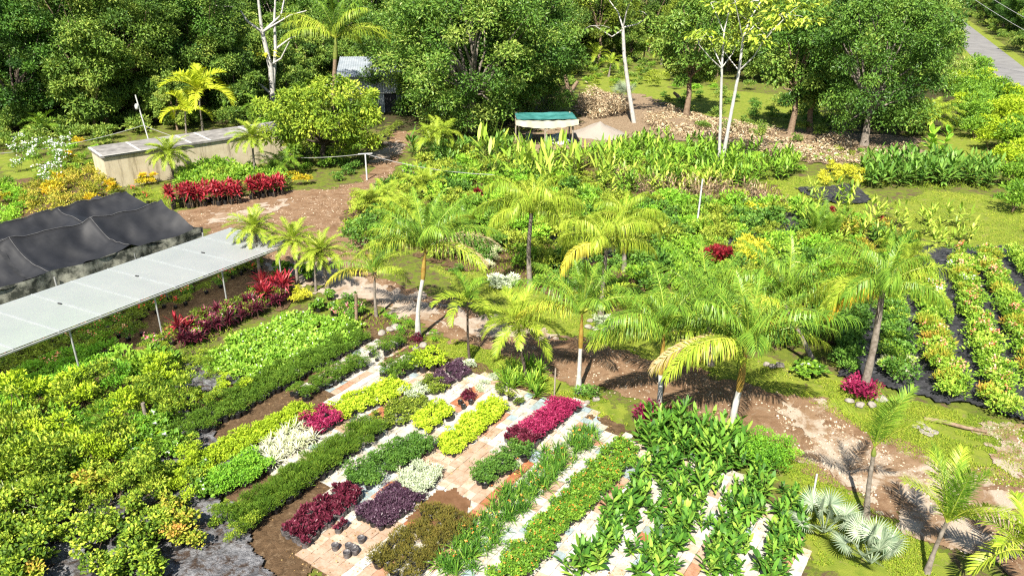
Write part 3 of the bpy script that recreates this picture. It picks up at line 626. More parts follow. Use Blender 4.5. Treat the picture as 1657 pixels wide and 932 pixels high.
soil = [[(420, 760), (480, 700), (560, 790), (500, 900), (560, 940), (470, 1000), (430, 930), (350, 870)], [(330, 640), (430, 560), (600, 500), (700, 560), (1010, 690), (960, 720), (700, 640), (520, 650), (420, 760), (480, 890), (440, 960), (340, 890), (420, 800), (260, 780), (190, 740)], [(-10, 610), (200, 520), (420, 430), (480, 480), (300, 560), (120, 650), (-10, 690)], [(560, 350), (700, 250), (1000, 240), (1250, 300), (1320, 420), (1340, 560), (1000, 510), (700, 420)], [(-10, 300), (150, 270), (180, 330), (-10, 370)]]
sheet('bed_soil', soil, .08, -.014, 'soil_mat', .5, bumpy=.03, seed=9)
# puckered ground-cover cloth
sheet('black_ground_cloth', [[(1350, 480), (1450, 440), (1500, 400), (1560, 400), (1640, 400), (1700, 430), (1700, 690), (1650, 680), (1560, 655), (1470, 640), (1360, 610)], [(1150, 370), (1330, 330), (1360, 400), (1340, 440), (1180, 470), (1100, 450)], [(860, 370), (960, 355), (1060, 400), (940, 430)], [(1290, 305), (1390, 300), (1410, 330), (1330, 330)]], .12, .004, 'mat_black', .25, bumpy=.07, seed=10)
sheet('grey_ground_cloth', [[(-40, 960), (60, 850), (180, 770), (300, 740), (355, 800), (400, 860), (440, 960)], [(300, 600), (360, 570), (420, 600), (360, 640), (290, 650)], [(230, 690), (300, 650), (330, 700), (430, 740), (340, 790), (240, 790)]], .07, .004, 'mat_grey', .3, bumpy=.1, seed=11)

# ---------------------------------------------------------------- tiled nursery paving
E = unit(G(985, 690)[:2]-G(745, 932)[:2]); EP = np.array([E[1], -E[0]])       # along and across the rows
O0 = G(745, 932)[:2]
PAVE = [(470, 908), (527, 787), (440, 760), (414, 735), (448, 705), (551, 640), (488, 622), (600, 550), (650, 552), (655, 575), (735, 590), (780, 605), (830, 625), (880, 650), (940, 648), (985, 690), (1050, 725), (1150, 735), (1215, 780), (1290, 860), (1310, 1010), (560, 1010), (520, 925)]
PINK = [[(470, 908), (600, 815), (660, 845), (560, 932), (500, 925)], [(682, 735), (700, 720), (790, 715), (830, 770), (760, 815), (720, 790)], [(655, 628), (712, 585), (735, 592), (650, 665), (596, 672), (640, 640)], [(540, 690), (570, 665), (590, 685), (545, 710)]]
TERRA = [[(596, 808), (640, 780), (655, 795), (605, 818)], [(715, 868), (765, 825), (812, 780), (855, 745), (865, 757), (815, 810), (735, 880)], [(598, 665), (640, 648), (650, 665), (612, 682)], [(730, 655), (770, 625), (780, 635), (740, 670)], [(650, 830), (690, 850), (670, 870)]]
BLUE = [[(668, 765), (690, 755), (700, 775), (675, 790)], [(925, 695), (950, 680), (960, 700), (935, 720)], [(840, 745), (860, 720), (880, 730), (860, 750)], [(1000, 750), (1015, 735), (1030, 760), (1010, 775)]]
gp = np.array([G(*q)[:2] for q in PAVE]); ts = .305; rel = gp-O0
ia = int((rel@E).min()/ts)-1, int((rel@E).max()/ts)+2; ib = int((rel@EP).min()/ts)-1, int((rel@EP).max()/ts)+2
rr = np.random.default_rng(5); Vs = []; Ts = []
for i in range(*ia):
    for j in range(*ib):
        c = O0+E*(i+.5)*ts+EP*(j+.5)*ts
        if not inpoly(c[0]+rr.normal(0, .08), c[1]+rr.normal(0, .08), gp): continue
        u, v = topx(c[0], c[1])
        rnd = rr.uniform()
        s = vnoise(np.array([i*.23+31]), np.array([j*.8+7]), 4)[0]
        t = .1 if rnd < .62 else .25 if rnd < .86 else .35 if rnd < .93 else .8 if rnd < .97 else .45
        if s > .8: t = .45 if rnd < .6 else .58
        if s < .2 and rnd < .7: t = .87 if rnd < .35 else .7 if rnd > .6 else .8
        t = .05 if t == .1 and rr.uniform() < .65 else t
        for ps, tv in ((PINK, .45), (TERRA, .68), (BLUE, .8)):
            if any(inpoly(u, v, p) for p in ps): t = tv if rr.uniform() < .75 else (.35 if tv == .45 else .57)
        if (abs(u-575) < 8 and abs(v-675) < 8): t = 1
        a = rr.normal(0, .025); g = ts*.5*rr.uniform(.95, .985); e1 = (E*math.cos(a)+EP*math.sin(a))*g; e2 = (EP*math.cos(a)-E*math.sin(a))*g
        z = .028+rr.normal(0, .003); tl = rr.normal(0, .004, 2)
        for sx, sy in ((-1, -1), (1, -1), (1, 1), (-1, 1)):
            p = c+e1*sx+e2*sy; Vs.append((p[0], p[1], z+tl[0]*sx+tl[1]*sy)); Ts.append(t)
        b4 = Vs[-4:]
        for k in range(4): Vs.append((b4[k][0], b4[k][1], .0)); Ts.append(t)
Vs = np.array(Vs); n8 = len(Vs)//8; o8 = np.arange(n8)[:, None]*8
# rows run E x EP clockwise seen from above, so the top winds backwards
F = np.concatenate([o8+np.array(f) for f in ([3, 2, 1, 0], [0, 1, 5, 4], [1, 2, 6, 5], [2, 3, 7, 6], [3, 0, 4, 7])])
structure('tile_paving', mk('tile_paving', [(Vs, F, np.array(Ts))], 'tile_mat'))
sheet('paving_bed', [PAVE], .12, -.004, 'soil_mat', .15, seed=12)
sheet('wet_soil', [[(655, 842), (700, 800), (735, 795), (765, 815), (760, 850), (715, 872), (690, 850)]], .06, .036, 'wet_soil_mat', .2, bumpy=.02, seed=13)

# ---------------------------------------------------------------- the asphalt road beyond
ra, rb = np.array([60, 95.]), np.array([97, 176.]); rd = unit(rb-ra); rp = np.array([rd[1], -rd[0]])
def road_quad(o0, o1, z, t0=-60, t1=260, n=40):
    t = np.linspace(t0, t1, n); V = []
    for s in t:
        for o in (o0, o1):
            p = ra+rd*s+rp*o; V.append((p[0], p[1], z))
    i = np.arange(n-1)*2
    return np.array(V), np.stack([i, i+1, i+3, i+2], -1)
V, F = road_quad(0, 5.6, -.006); structure('asphalt_road', mk('asphalt_road', [(V, F, .5)], 'asphalt_mat'))
V, F = road_quad(-1.2, 7.2, -.014); structure('road_verge', mk('road_verge', [(V, F, .5)], 'lawn_mat'))

# ---------------------------------------------------------------- grass tufts over the lawns (nobody could count them)
def grass(name, polys, n, h, w, mat, seed, label):
    r = np.random.default_rng(seed); gps = [np.array([G(*q)[:2] for q in p]) for p in polys]; Ps = []
    for g in gps:
        lo, hi = g.min(0), g.max(0); A = np.prod(hi-lo)
        p = r.uniform(lo, hi, (int(n*A), 2)); p = p[inpoly(p[:, 0], p[:, 1], g)]
        p = p[vnoise(p[:, 0]*1.1, p[:, 1]*1.1, seed)+.5*vnoise(p[:, 0]*4, p[:, 1]*4, seed+1) > .55]; Ps.append(p)
    P = np.concatenate(Ps); k = len(P); P = np.column_stack([P, np.full(k, -.02)])
    a = r.uniform(0, 6.28, k); el = r.uniform(.5, 1.4, k)
    D = np.stack([np.cos(a)*np.cos(el), np.sin(a)*np.cos(el), np.sin(el)], -1)
    t = np.clip(.5*vnoise(P[:, 0]*.7, P[:, 1]*.7, seed+2)+.25+r.normal(0, .18, k), 0, 1)
    o = obj(name, mk(name, [leaves(P, D, np.tile([0, 0, 1.0], (k, 1)), h*r.uniform(.5, 1.4, k), w, t, 'd')], mat))
    tag(o, label, 'grass', kind='stuff')
# loose pebbles and litter (nobody could count them)
def chips(name, polys, n, size, mat, seed, label, cat, z=.0):
    r = np.random.default_rng(seed); out = []
    for q in polys:
        g = np.array([G(*t)[:2] for t in q]); lo, hi = g.min(0), g.max(0)
        p = r.uniform(lo, hi, (int(n*np.prod(hi-lo)), 2)); p = p[inpoly(p[:, 0], p[:, 1], g)]; out.append(p[vnoise(p[:, 0]*.9, p[:, 1]*.9, seed) > .38])
    p = np.concatenate(out); k = len(p); s = size*r.uniform(.4, 1.5, (k, 1, 1))**1.5; a = r.uniform(0, 6.28, k)
    base = np.array([[-1, -.7, 0], [.9, -.8, 0], [1, .7, 0], [-.8, .9, 0], [-.5, -.4, .8], [.5, -.3, .9], [.4, .5, .7], [-.5, .4, .9]])
    v = base[None]*s*r.uniform(.6, 1.3, (k, 1, 3)); ca, sa = np.cos(a)[:, None], np.sin(a)[:, None]
    x = v[..., 0]*ca-v[..., 1]*sa; y = v[..., 0]*sa+v[..., 1]*ca
    V = np.stack([x+p[:, 0:1], y+p[:, 1:2], v[..., 2]+z], -1).reshape(-1, 3)
    F = np.array([[4, 5, 6, 7], [0, 1, 5, 4], [1, 2, 6, 5], [2, 3, 7, 6], [3, 0, 4, 7]])
    FF = (F[None]+8*np.arange(k)[:, None, None]).reshape(-1, 4)
    tag(obj(name, mk(name, [(V, FF, np.repeat(r.uniform(0, 1, k), 8))], mat)), label, cat, kind='stuff')
leafmat('pebble_mat', [(.08, .05, .03), (.2, .14, .09), (.36, .29, .21), (.5, .44, .36)], .9, 0, .2)
leafmat('litter_chip', [(.05, .03, .015), (.14, .08, .03), (.25, .16, .07), (.3, .25, .1)], .9, 0, .2)
chips('pebbles', GRAVEL, 160, .02, 'pebble_mat', 61, 'loose pale pebbles scattered over the gravel track', 'pebbles')
chips('small_stones', [TRACK], 30, .018, 'pebble_mat', 62, 'small stones lying on the brown dirt track', 'stones', -.005)
chips('leaf_litter', soil+[PAVE], 45, .016, 'litter_chip', 63, 'brown leaf litter and spilt potting soil round the beds', 'leaf litter', .0)
chips('soil_crumbs', [PAVE], 60, .012, 'litter_chip', 64, 'dark soil crumbs spilt over the tile paths', 'soil', .03)
LAWN_NEAR = [[(690, 545), (740, 550), (830, 580), (930, 630), (1030, 660), (1020, 690), (950, 670), (890, 640), (830, 610), (760, 620), (700, 600)], [(1200, 700), (1280, 720), (1400, 815), (1500, 880), (1560, 940), (1440, 1000), (1300, 900), (1285, 780)], [(1290, 640), (1330, 610), (1440, 640), (1657, 690), (1700, 760), (1657, 790), (1560, 775), (1480, 745), (1400, 700)]]
grass('grass', LAWN_NEAR, 750, .085, .02, 'grass_blade', 21, 'short green grass along both edges of the brown dirt track')
grass('lawn_grass', [[(1440, 330), (1500, 306), (1700, 330), (1700, 425), (1600, 410), (1470, 380)], [(1240, 290), (1330, 285), (1420, 320), (1400, 345), (1260, 330)], [(700, 430), (830, 450), (1010, 520), (1330, 600), (1290, 640), (1100, 590), (900, 545), (780, 510)]], 110, .1, .03, 'grass_blade', 22, 'bright yellow green grass of the open lawn at the far right')
grass('weeds', [[(200, 560), (330, 640), (420, 560), (330, 500)], [(560, 330), (700, 250), (1000, 240), (1250, 280), (1330, 420), (1340, 560), (1000, 510), (700, 420)], [(-10, 300), (200, 280), (290, 330), (200, 360), (-10, 370)], [(440, 545), (600, 500), (690, 545), (650, 580), (560, 530)], [(1340, 250), (1600, 260), (1600, 310), (1340, 300)]], 60, .2, .04, 'grass_blade', 23, 'rough green weeds between the shrubs of the planted field')
# ---------------------------------------------------------------- built things
plain('post_grey', (.4, .41, .4), (.55, .56, .55), 5, .5, metal=.3)
plain('post_white', (.6, .6, .58), (.78, .78, .76), 5, .6)
plain('strip_white', (.36, .39, .4), (.42, .45, .46), 4, .5)
plain('wood', (.2, .14, .08), (.4, .3, .19), 6, .8, .3)
plain('old_wood', (.3, .25, .19), (.5, .43, .34), 6, .85, .3)
plain('net_cloth', (.014, .015, .018), (.026, .027, .031), 1.1, .6, .1, spec=.4)
plain('curtain_cloth', (.04, .045, .035), (.42, .42, .34), 2.4, .8, .3, pos=(.42, .66))
m, nt, b, out = nodes_of('concrete_wall')
tcn = nt.nodes.new('ShaderNodeTexCoord'); mp = nt.nodes.new('ShaderNodeMapping'); mp.inputs['Scale'].default_value = (1.6, 1.6, .22); nt.links.new(tcn.outputs['Object'], mp.inputs[0])
c = mixc(nt, 1.0, ramp(nt, noise(nt, 1.2, 5, .65, tcn.outputs['Object']), [(.3, (.38, .32, .21)), (.7, (.5, .44, .32))]), ramp(nt, noise(nt, 1.3, 6, .7, mp.outputs[0]), [(.3, (.35, .32, .28)), (.46, (1, 1, 1))]), 'MULTIPLY')
nt.links.new(c, b.inputs['Base Color']); b.inputs['Roughness'].default_value = .9
plain('concrete_top', (.16, .15, .14), (.42, .4, .37), 1.6, .9, .3, pos=(.3, .7))
plain('seam', (.62, .6, .56), (.72, .7, .66), 3, .8)
plain('metal_sheet', (.34, .39, .43), (.5, .54, .57), .9, .45, .05, metal=.2)
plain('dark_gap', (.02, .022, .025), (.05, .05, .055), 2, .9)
plain('tarp_green', (.03, .17, .15), (.08, .3, .28), 1.5, .55)
plain('tarp_cream', (.5, .47, .36), (.68, .64, .5), 1.2, .7)
plain('sack', (.7, .7, .68), (.82, .82, .8), 3, .6, .4)
plain('bucket_green', (.28, .5, .38), (.36, .6, .46), 3, .5)
plain('wire', (.4, .4, .4), (.5, .5, .5), 3, .5)
m, nt, b, out = nodes_of('roof_sheet')      # translucent ribbed plastic roofing
tcn = nt.nodes.new('ShaderNodeTexCoord'); n1 = noise(nt, .8, 5, .6, tcn.outputs['Object']); n2 = noise(nt, 14, 3, .6, tcn.outputs['Object'])
c = mixc(nt, 1.0, ramp(nt, n1, [(.3, (.5, .545, .565)), (.7, (.57, .61, .62))]), ramp(nt, n2, [(.25, (.97, .97, .96)), (.45, (1, 1, 1))]), 'MULTIPLY')
nt.links.new(c, b.inputs['Base Color']); b.inputs['Roughness'].default_value = .35
t = nt.nodes.new('ShaderNodeBsdfTranslucent'); t.inputs[0].default_value = (.92, .95, .93, 1)
mx = nt.nodes.new('ShaderNodeMixShader'); mx.inputs[0].default_value = .58
nt.links.new(b.outputs[0], mx.inputs[1]); nt.links.new(t.outputs[0], mx.inputs[2]); nt.links.new(mx.outputs[0], out.inputs[0])

# the long translucent canopy
N0 = np.array([-10.2, 33.1, 2.0]); AL = np.array([-.5275, -.8495, 0]); AC = np.array([-3.5, 1.6, .12]); ln = 22.0
cn = thing('plant_canopy', 'long flat white translucent canopy roof on thin posts over flowering pots', 'canopy', (N0[0], N0[1], 0))
off = np.array([N0[0], N0[1], 0]); nn = 440; s = np.linspace(0, ln, nn); zr = .0*np.sin(s*2*math.pi/.2)
V = np.concatenate([[N0-off+AL*si+AC*q+np.array([0, 0, z+.05]) for si, z in zip(s, zr)] for q in (0, .5, 1)])
i = np.arange(nn-1); F = np.concatenate([np.stack([i+k*nn, i+1+k*nn, i+1+(k+1)*nn, i+(k+1)*nn], -1) for k in (0, 1)])
obj('roof_sheet', mk('roof_sheet', [(V, F, .5)], 'roof_sheet', True), cn)
for k in range(15):
    p = N0-off+AL*(.05+k*1.56); obj('rafter', mk('rafter', bar(p+[0, 0, .02], p+AC+[0, 0, .02], .05, .05), 'post_white'), cn)
for q in (0.0, 1.0):
    p = N0-off+AC*q; obj('purlin', mk('purlin', bar(p+AL*0+[0, 0, -.03], p+AL*ln+[0, 0, -.03], .05, .06), 'post_grey'), cn)
for k in (0.9, 4.0, 7.2, 10.6, 14, 17.5, 21):
    for q in (0.02, .97):
        p = N0-off+AL*k+AC*q; obj('post', mk('post', tube([[p[0], p[1], -.05], [p[0], p[1], p[2]-.03]], .035, 8), 'post_grey', True), cn)
for k in range(15):      # cover strips over the sheet joints
    p = N0-off+AL*(.05+k*1.56); obj('cover_strip', mk('cover_strip', bar(p+[0, 0, .066], p+AC+[0, 0, .066], .03, .012), 'strip_white'), cn)
for k in (3.1, 6.3, 9.5, 12.6):     # battens lying on the roof
    p = N0-off+AL*k+AC*.55; obj('bolt', mk('bolt', bar(p+[-.08, .03, .085], p+[.08, -.03, .085], .05, .03), 'dark_gap'), cn)

# the black shade-cloth house
C1 = np.array([-15.2, 34.9]); DN = unit(np.array([-5.1, -7.1])); DA = np.array([-7.6, 5.0]); Ls = 21.0
sh = thing('shade_house', 'low shade house under sagging black netting with mottled side curtains', 'shade house', (C1[0], C1[1], 0))
nu, nv = 150, 70; S, T = np.meshgrid(np.linspace(0, 1, nu), np.linspace(0, 1, nv), indexing='ij')
bays = S*Ls/3.5; bt = T*3
ridge = np.abs(np.sin(bays*math.pi))**.7; rt = np.abs(np.sin(bt*math.pi))**.7
z = 2.15+1.0*np.sin(T*math.pi)**.8-.6*ridge*(.35+.65*rt)-.5*rt*(1-.3*ridge)
z += .16*(vnoise(S*26+T*9, T*3.5+S*4, 12)-.5)
z += .28*(vnoise(S*9+3, T*5, 3)-.5)+.2*(vnoise(S*34, T*10, 5)-.5)+.09*(vnoise(S*90+T*30, T*26, 6)-.5)
X = C1[0]*0+DN[0]*S*Ls+DA[0]*T+.12*(vnoise(S*12, T*3, 8)-.5); Y = DN[1]*S*Ls+DA[1]*T+.12*(vnoise(S*10, T*4, 9)-.5)
V = np.stack([X, Y, z], -1).reshape(-1, 3); q = (np.arange(nu-1)[:, None]*nv+np.arange(nv-1)[None, :])
q = q.ravel(); F = np.stack([q, q+nv, q+nv+1, q+1], -1)
net = mk('roof_net', [(V, F, .5)], 'net_cloth', True); obj('roof_net', net, sh)
kx = int(nu*.36); G3 = V.reshape(nu, nv, 3)     # dark strip laid on the net, painting in the shade of an open slit
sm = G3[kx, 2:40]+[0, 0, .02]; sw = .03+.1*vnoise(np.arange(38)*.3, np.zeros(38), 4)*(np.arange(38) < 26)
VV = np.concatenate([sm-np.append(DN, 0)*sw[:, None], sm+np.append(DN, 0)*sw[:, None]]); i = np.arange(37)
obj('slit_shade', mk('slit_shade', [(VV, np.stack([i, i+1, i+39, i+38], -1), .5)], 'dark_gap'), sh)
plain('rope', (.07, .07, .075), (.14, .14, .14), 5, .8)
for kk in range(1, 6):      # ropes that hold the net down between the posts
    rw = min(nu-2, int(nu*kk*3.5/Ls)); pr = G3[rw, 1:-1:2]+[0, 0, .015]
    obj('rope', mk('rope', tube(pr, .018, 5), 'rope', True), sh)
pr = G3[2:-2:2, nv//3]+[0, 0, .015]; obj('rope', mk('rope', tube(pr, .018, 5), 'rope', True), sh)
pr = G3[2:-2:2, 2*nv//3]+[0, 0, .015]; obj('rope', mk('rope', tube(pr, .018, 5), 'rope', True), sh)
def curtain(p0, p1, h, seed):
    n = 90; s = np.linspace(0, 1, n); w = unit(np.array([p1[1]-p0[1], p0[0]-p1[0]])); r = np.random.default_rng(seed); V = []
    for zq in (1, .66, .33, 0):
        wob = .08*np.sin(s*60+zq)+.1*(vnoise(s*25, np.full(n, zq*3), seed)-.5)*(1.5-zq)
        P = np.array(p0)[None]*(1-s[:, None])+np.array(p1)[None]*s[:, None]+w*wob[:, None]
        V.append(np.column_stack([P, np.full(n, h*zq+.02)-.08*np.abs(np.sin(s*6*math.pi))*(zq == 1)]))
    V = np.concatenate(V); i = np.arange(n-1)
    return [(V, np.concatenate([np.stack([i+k*n, i+1+k*n, i+1+(k+1)*n, i+(k+1)*n], -1) for k in range(3)]), .5)]
e1 = DN*Ls; obj('side_curtain', mk('side_curtain', curtain((0, 0), e1, 2.12, 3), 'curtain_cloth', True), sh)
obj('end_curtain', mk('end_curtain', curtain(DA*.99, (0, 0), 2.1, 4), 'net_cloth', True), sh)
for k in np.arange(0, Ls+.1, 3.5):
    for q in (0, .333, .667, 1):
        p = DN*k+DA*q; obj('post', mk('post', tube([[p[0]+.03, p[1], -.05], [p[0]+.03, p[1], 1.85]], .04, 7), 'post_grey', True), sh)

# the low concrete block
FL, FR = np.array([-27., 49.]), np.array([-16.8, 58.2]); BK = np.array([-2.1, 2.5]); hb = 2.15
wb = thing('concrete_tank', 'long low cream concrete block with a stained flat grey top', 'building', (FL[0], FL[1], 0))
def v3(p, z=0.0): return np.array([p[0], p[1], z])
def prism(pts, z0, z1, mi=0):
    n = len(pts); V = np.array([v3(p, z0) for p in pts]+[v3(p, z1) for p in pts])
    return [(V, np.array([[i, (i+1) % n, n+(i+1) % n, n+i] for i in range(n)]), .5, mi), (V[n:], np.arange(n)[None], .5, mi)]
lx = FR-FL; obj('wall', mk('wall', prism([(0, 0), lx, lx+BK, BK], -.1, hb), 'concrete_wall'), wb)
ux = unit(lx); uy = unit(BK)
obj('roof_slab', mk('roof_slab', prism([-ux*.15-uy*.12, lx+ux*.15-uy*.12, lx+BK+ux*.15+uy*.15, BK-ux*.15+uy*.15], hb+.002, hb+.14), 'concrete_top'), wb)
for k in (.17, .42, .52, .77):
    a = lx*k-uy*.1; obj('seam', mk('seam', bar(v3(a, hb+.15), v3(a+BK*1.03, hb+.15), .14, .02), 'seam'), wb)
obj('edge_trim', mk('edge_trim', bar(v3(-ux*.1-uy*.13, hb+.15), v3(BK-ux*.1, hb+.15), .16, .02)+bar(v3(-uy*.13, hb+.15), v3(lx*.25-uy*.13, hb+.15), .1, .024), 'seam'), wb)

# the corrugated metal shed
ms = thing('metal_shed', 'pale blue grey corrugated metal shed half hidden behind trees', 'shed', (-13.9, 77, 0), .12, .86)
def corr(p0, p1, z0, z1, mat='metal_sheet', n=90):
    s = np.linspace(0, 1, n); p0 = np.array(p0, float); p1 = np.array(p1, float); w = unit(np.array([p1[1]-p0[1], p0[0]-p1[0]])); V = []
    for zq in (z0, z1):
        P = p0+(p1-p0)*s[:, None]+w*(.03*np.sin(np.arange(n)*1.57))[:, None]; V.append(np.column_stack([P, np.full(n, zq)]))
    V = np.concatenate(V); i = np.arange(n-1); return [(V, np.stack([i, i+1, i+1+n, i+n], -1), .5)]
obj('wall', mk('wall', corr((-3.5, 0), (3.5, 0), 2.3, 4.2)+corr((-3.5, 0), (1.2, 0), 0, 2.3)+corr((2.6, 0), (3.5, 0), 0, 2.3)+corr((3.5, 0), (3.5, 6), 0, 4.2)+corr((-3.5, 6), (-3.5, 0), 0, 4.2), 'metal_sheet', True), ms)
obj('door', mk('door', box((1.9, .12, 1.15), (.7, 0, 0), (0, .03, 0), (0, 0, 1.15)), 'dark_gap'), ms)
i = np.arange(119); xx = np.linspace(-4.1, 4.1, 120); zz = .04*np.sin(np.arange(120)*1.57)
V = np.concatenate([np.column_stack([xx, np.full(120, y), zz+z]) for y, z in ((-.8, 4.25), (6.4, 5.7))])
obj('roof', mk('roof', [(V, np.stack([i, i+1, i+121, i+120], -1), .5)], 'metal_sheet', True), ms)
obj('beam', mk('beam', bar((-3.9, -.08, 2.32), (3.9, -.08, 2.32), .12, .18), 'post_white'), ms)

# the tarp shelter, what stands under it, and the sand
b0 = at(880, 235, 62.)
ts_ = thing('tarp_shelter', 'small open shelter roofed with a sagging green and cream tarpaulin', 'shelter', (2.6, 61.5, 0), .06)
nu = 40; S, T = np.meshgrid(np.linspace(0, 1, nu), np.linspace(0, 1, nu), indexing='ij')
z = 2.3-.06*T-.3*np.sin(S*math.pi)*np.sin(T*math.pi)+.06*vnoise(S*8, T*6, 2)
V = np.stack([-2.2+4.9*S, -.2+3.4*T, z], -1).reshape(-1, 3); q = (np.arange(nu-1)[:, None]*nu+np.arange(nu-1)[None, :]).ravel()
obj('roof_tarp', mk('roof_tarp', [(V, np.stack([q, q+nu, q+nu+1, q+1], -1), .5)], 'tarp_green', True), ts_)
s = np.linspace(0, 1, 60)
V = np.concatenate([np.column_stack([-2.3+5.1*s, np.full(60, -.26-.05*k)+.05*np.sin(s*30), 2.3-.7*k*(.6+.4*np.sin(s*math.pi))+.02*np.sin(s*40)-.2*np.sin(s*math.pi)*(1-k)*.4]) for k in (0, .5, 1)])
i = np.arange(59); obj('tarp_skirt', mk('tarp_skirt', [(V, np.concatenate([np.stack([i+k*60, i+1+k*60, i+61+k*60, i+60+k*60], -1) for k in (0, 1)]), .5)], 'tarp_cream', True), ts_)
for px_, py_ in ((.1, -.15), (2.4, .1), (-2.0, .3), (2.5, 3), (-2.1, 3)):
    obj('post', mk('post', tube([[px_, py_, -.05], [px_, py_, 2.15+.2*(py_ > 2)]], .07, 7), 'old_wood', True), ts_)
obj('brace', mk('brace', bar((.1, -.15, 1.3), (.9, -.2, 2.0), .07), 'old_wood'), ts_)
def blob(c, r, seed, n=10, amp=.25):
    u = np.linspace(0, 2*math.pi, n*2, endpoint=False); t = np.linspace(0, math.pi, n); U, Tt = np.meshgrid(u, t)
    rr_ = 1+amp*(vnoise(U*1.2+seed, Tt*2, seed)-.5)*np.sin(Tt)*2
    V = np.stack([c[0]+r[0]*rr_*np.cos(U)*np.sin(Tt), c[1]+r[1]*rr_*np.sin(U)*np.sin(Tt), c[2]+r[2]*rr_*np.cos(Tt)], -1).reshape(-1, 3)
    m2 = 2*n; i = np.arange(n-1)[:, None]*m2; j = np.arange(m2)[None]; k = (j+1) % m2
    return [(V, np.stack([i+j, i+m2+j, i+m2+k, i+k], -1).reshape(-1, 4), .5)]
for k, (u, v, lb) in enumerate([(893, 228, 'white sack lying at the left of the heap under the tarp'), (905, 222, 'white sack at the back of the heap under the tarp'), (915, 230, 'white sack lying at the right of the heap under the tarp'), (903, 234, 'white sack lying at the front of the heap under the tarp')]):
    p = G(u, v); tag(obj('sack', mk('sack', blob((0, 0, .17), (.75, .42, .2), k*3.1, 9, .5), 'sack', True), None, tuple(p), k*.9), lb, 'sack', 'white sacks under the tarp')
p = G(856, 228); bk = thing('bucket', 'pale green plastic bucket in the shade left of the white sacks', 'bucket', tuple(p))
obj('body', mk('body', lathe([(.24, 0), (.32, .55), (.34, .56), (.3, .54), (.01, .5)], 14), 'bucket_green', True), bk)
obj('handle', mk('handle', tube([[.33, 0, .5], [.25, .05, .68], [0, .08, .76], [-.25, .05, .68], [-.33, 0, .5]], .012, 5), 'wire', True), bk)
r_ = np.linspace(0, 1, 14); prof = [(2.5*q+.001, 1.25*(1-q)**1.15) for q in r_]
ch = lathe(prof, 40); V = ch[0][0]; V[:, 0] += .35*(vnoise(V[:, 0], V[:, 1], 2)-.5); V[:, 2] = np.maximum(0, V[:, 2]+.16*(vnoise(V[:, 0]*2, V[:, 1]*2, 3)-.5)*(V[:, 2] > .02))
tag(obj('sand_pile', mk('sand_pile', [(V, ch[0][1][:, ::-1], .5)], 'sand_mat', True), None, tuple(G(968, 218))), 'cone shaped heap of grey sand beside the tarp shelter', 'sand pile')

# heaps of cut brush
def brush(label, poly, n, h, seed):
    g = np.array([G(*q)[:2] for q in poly]); c = g.mean(0); r = np.random.default_rng(seed); lo, hi = g.min(0), g.max(0)
    p = r.uniform(lo, hi, (n*3, 2)); p = p[inpoly(p[:, 0], p[:, 1], g)][:n]; k = len(p)
    keep = vnoise(p[:, 0]*.33, p[:, 1]*.33, seed+3)+.35*vnoise(p[:, 0]*1.5, p[:, 1]*1.5, seed+4) > .46; p = p[keep]; k = len(p)
    z = h*vnoise(p[:, 0]*.45, p[:, 1]*.45, seed)**1.5*1.6*r.uniform(.3, 1, k)
    P = np.column_stack([p-c, z]); D = rdir(r, k)*[1, 1, .35]; N = unit(np.array([0, 0, 1.0])+r.normal(0, .6, (k, 3)))
    ch = [leaves(P, D, N, r.uniform(.12, .45, k), r.uniform(.03, .13, k), np.clip(r.normal(.62, .3, k), 0, 1), 'l')]
    t = thing('brush_pile', label, 'brush pile', (c[0], c[1], 0)); obj('dead_leaves', mk('dead_leaves', ch, 'dry_leaf'), t); st = []
    for _ in range(110):
        q = P[r.integers(k)]; d = unit(r.normal(size=3)*[1, 1, .35])*r.uniform(.5, 1.6); st += tube([q-d*.5, q+r.normal(0, .06, 3), q+d*.5+[0, 0, .1]], [.04, .03, .015], 5)
    obj('branches', mk('branches', st, 'bark_tan', True), t)
brush('tall heap of dry brown branches behind the sand pile', [(935, 168), (960, 150), (1000, 155), (1020, 188), (960, 196), (938, 188)], 8000, 1.5, 41)
brush('long low windrow of dry pale leaves and branches under the right trees', [(1035, 195), (1090, 178), (1200, 200), (1330, 232), (1470, 245), (1480, 262), (1400, 268), (1280, 262), (1160, 235), (1060, 215)], 15000, .75, 42)

# poles and wires
def pole(label, base, top, rad, mat, name='pole', cat='pole', extra=None):
    b = G(*base); t = at(top[0], top[1], b[1])-b; r = thing(name, label, cat, tuple(b))
    obj('shaft', mk('shaft', tube([[0, 0, -.05], t*.5, t], [rad, rad*.95, rad*.9], 8), mat, True), r)
    if extra: extra(r, t)
    return b+t
def lamp(r, t):
    obj('lamp_head', mk('lamp_head', lathe([(.001, .22), (.1, .18), (.15, .05), (.15, -.15), (.1, -.24), (.001, -.25)], 10), 'post_white', True), r, tuple(t*.78+np.array([-.12, -.1, 0])))
    obj('bracket', mk('bracket', bar(t*.8, t*.8+np.array([-.15, -.1, .05]), .04), 'post_grey'), r)
def crossbar(r, t): obj('crossbar', mk('crossbar', bar(t+[-.5, 0, -.03], t+[.5, 0, .03], .06), 'post_white'), r)
A = pole('slim white lamp pole with a white lamp behind the concrete block', (243, 235), (219, 154), .06, 'post_white', 'lamp_pole', 'lamp pole', lamp)
B = pole('white wire pole with a crossbar at the mouth of the dirt lane', (594, 291), (591, 249), .06, 'post_white', 'wire_pole', 'pole', crossbar)
pole('thin white stake standing tall among the field shrubs', (1126, 378), (1137, 290), .05, 'post_white', 'stake', 'stake')
pole('short white pipe stake leaning beside the silver fan palms', (1313, 815), (1322, 767), .03, 'post_white', 'stake', 'stake')
pole('thin dark stake at the end of the crimson bed', (897, 640), (899, 596), .03, 'old_wood', 'stake', 'stake')
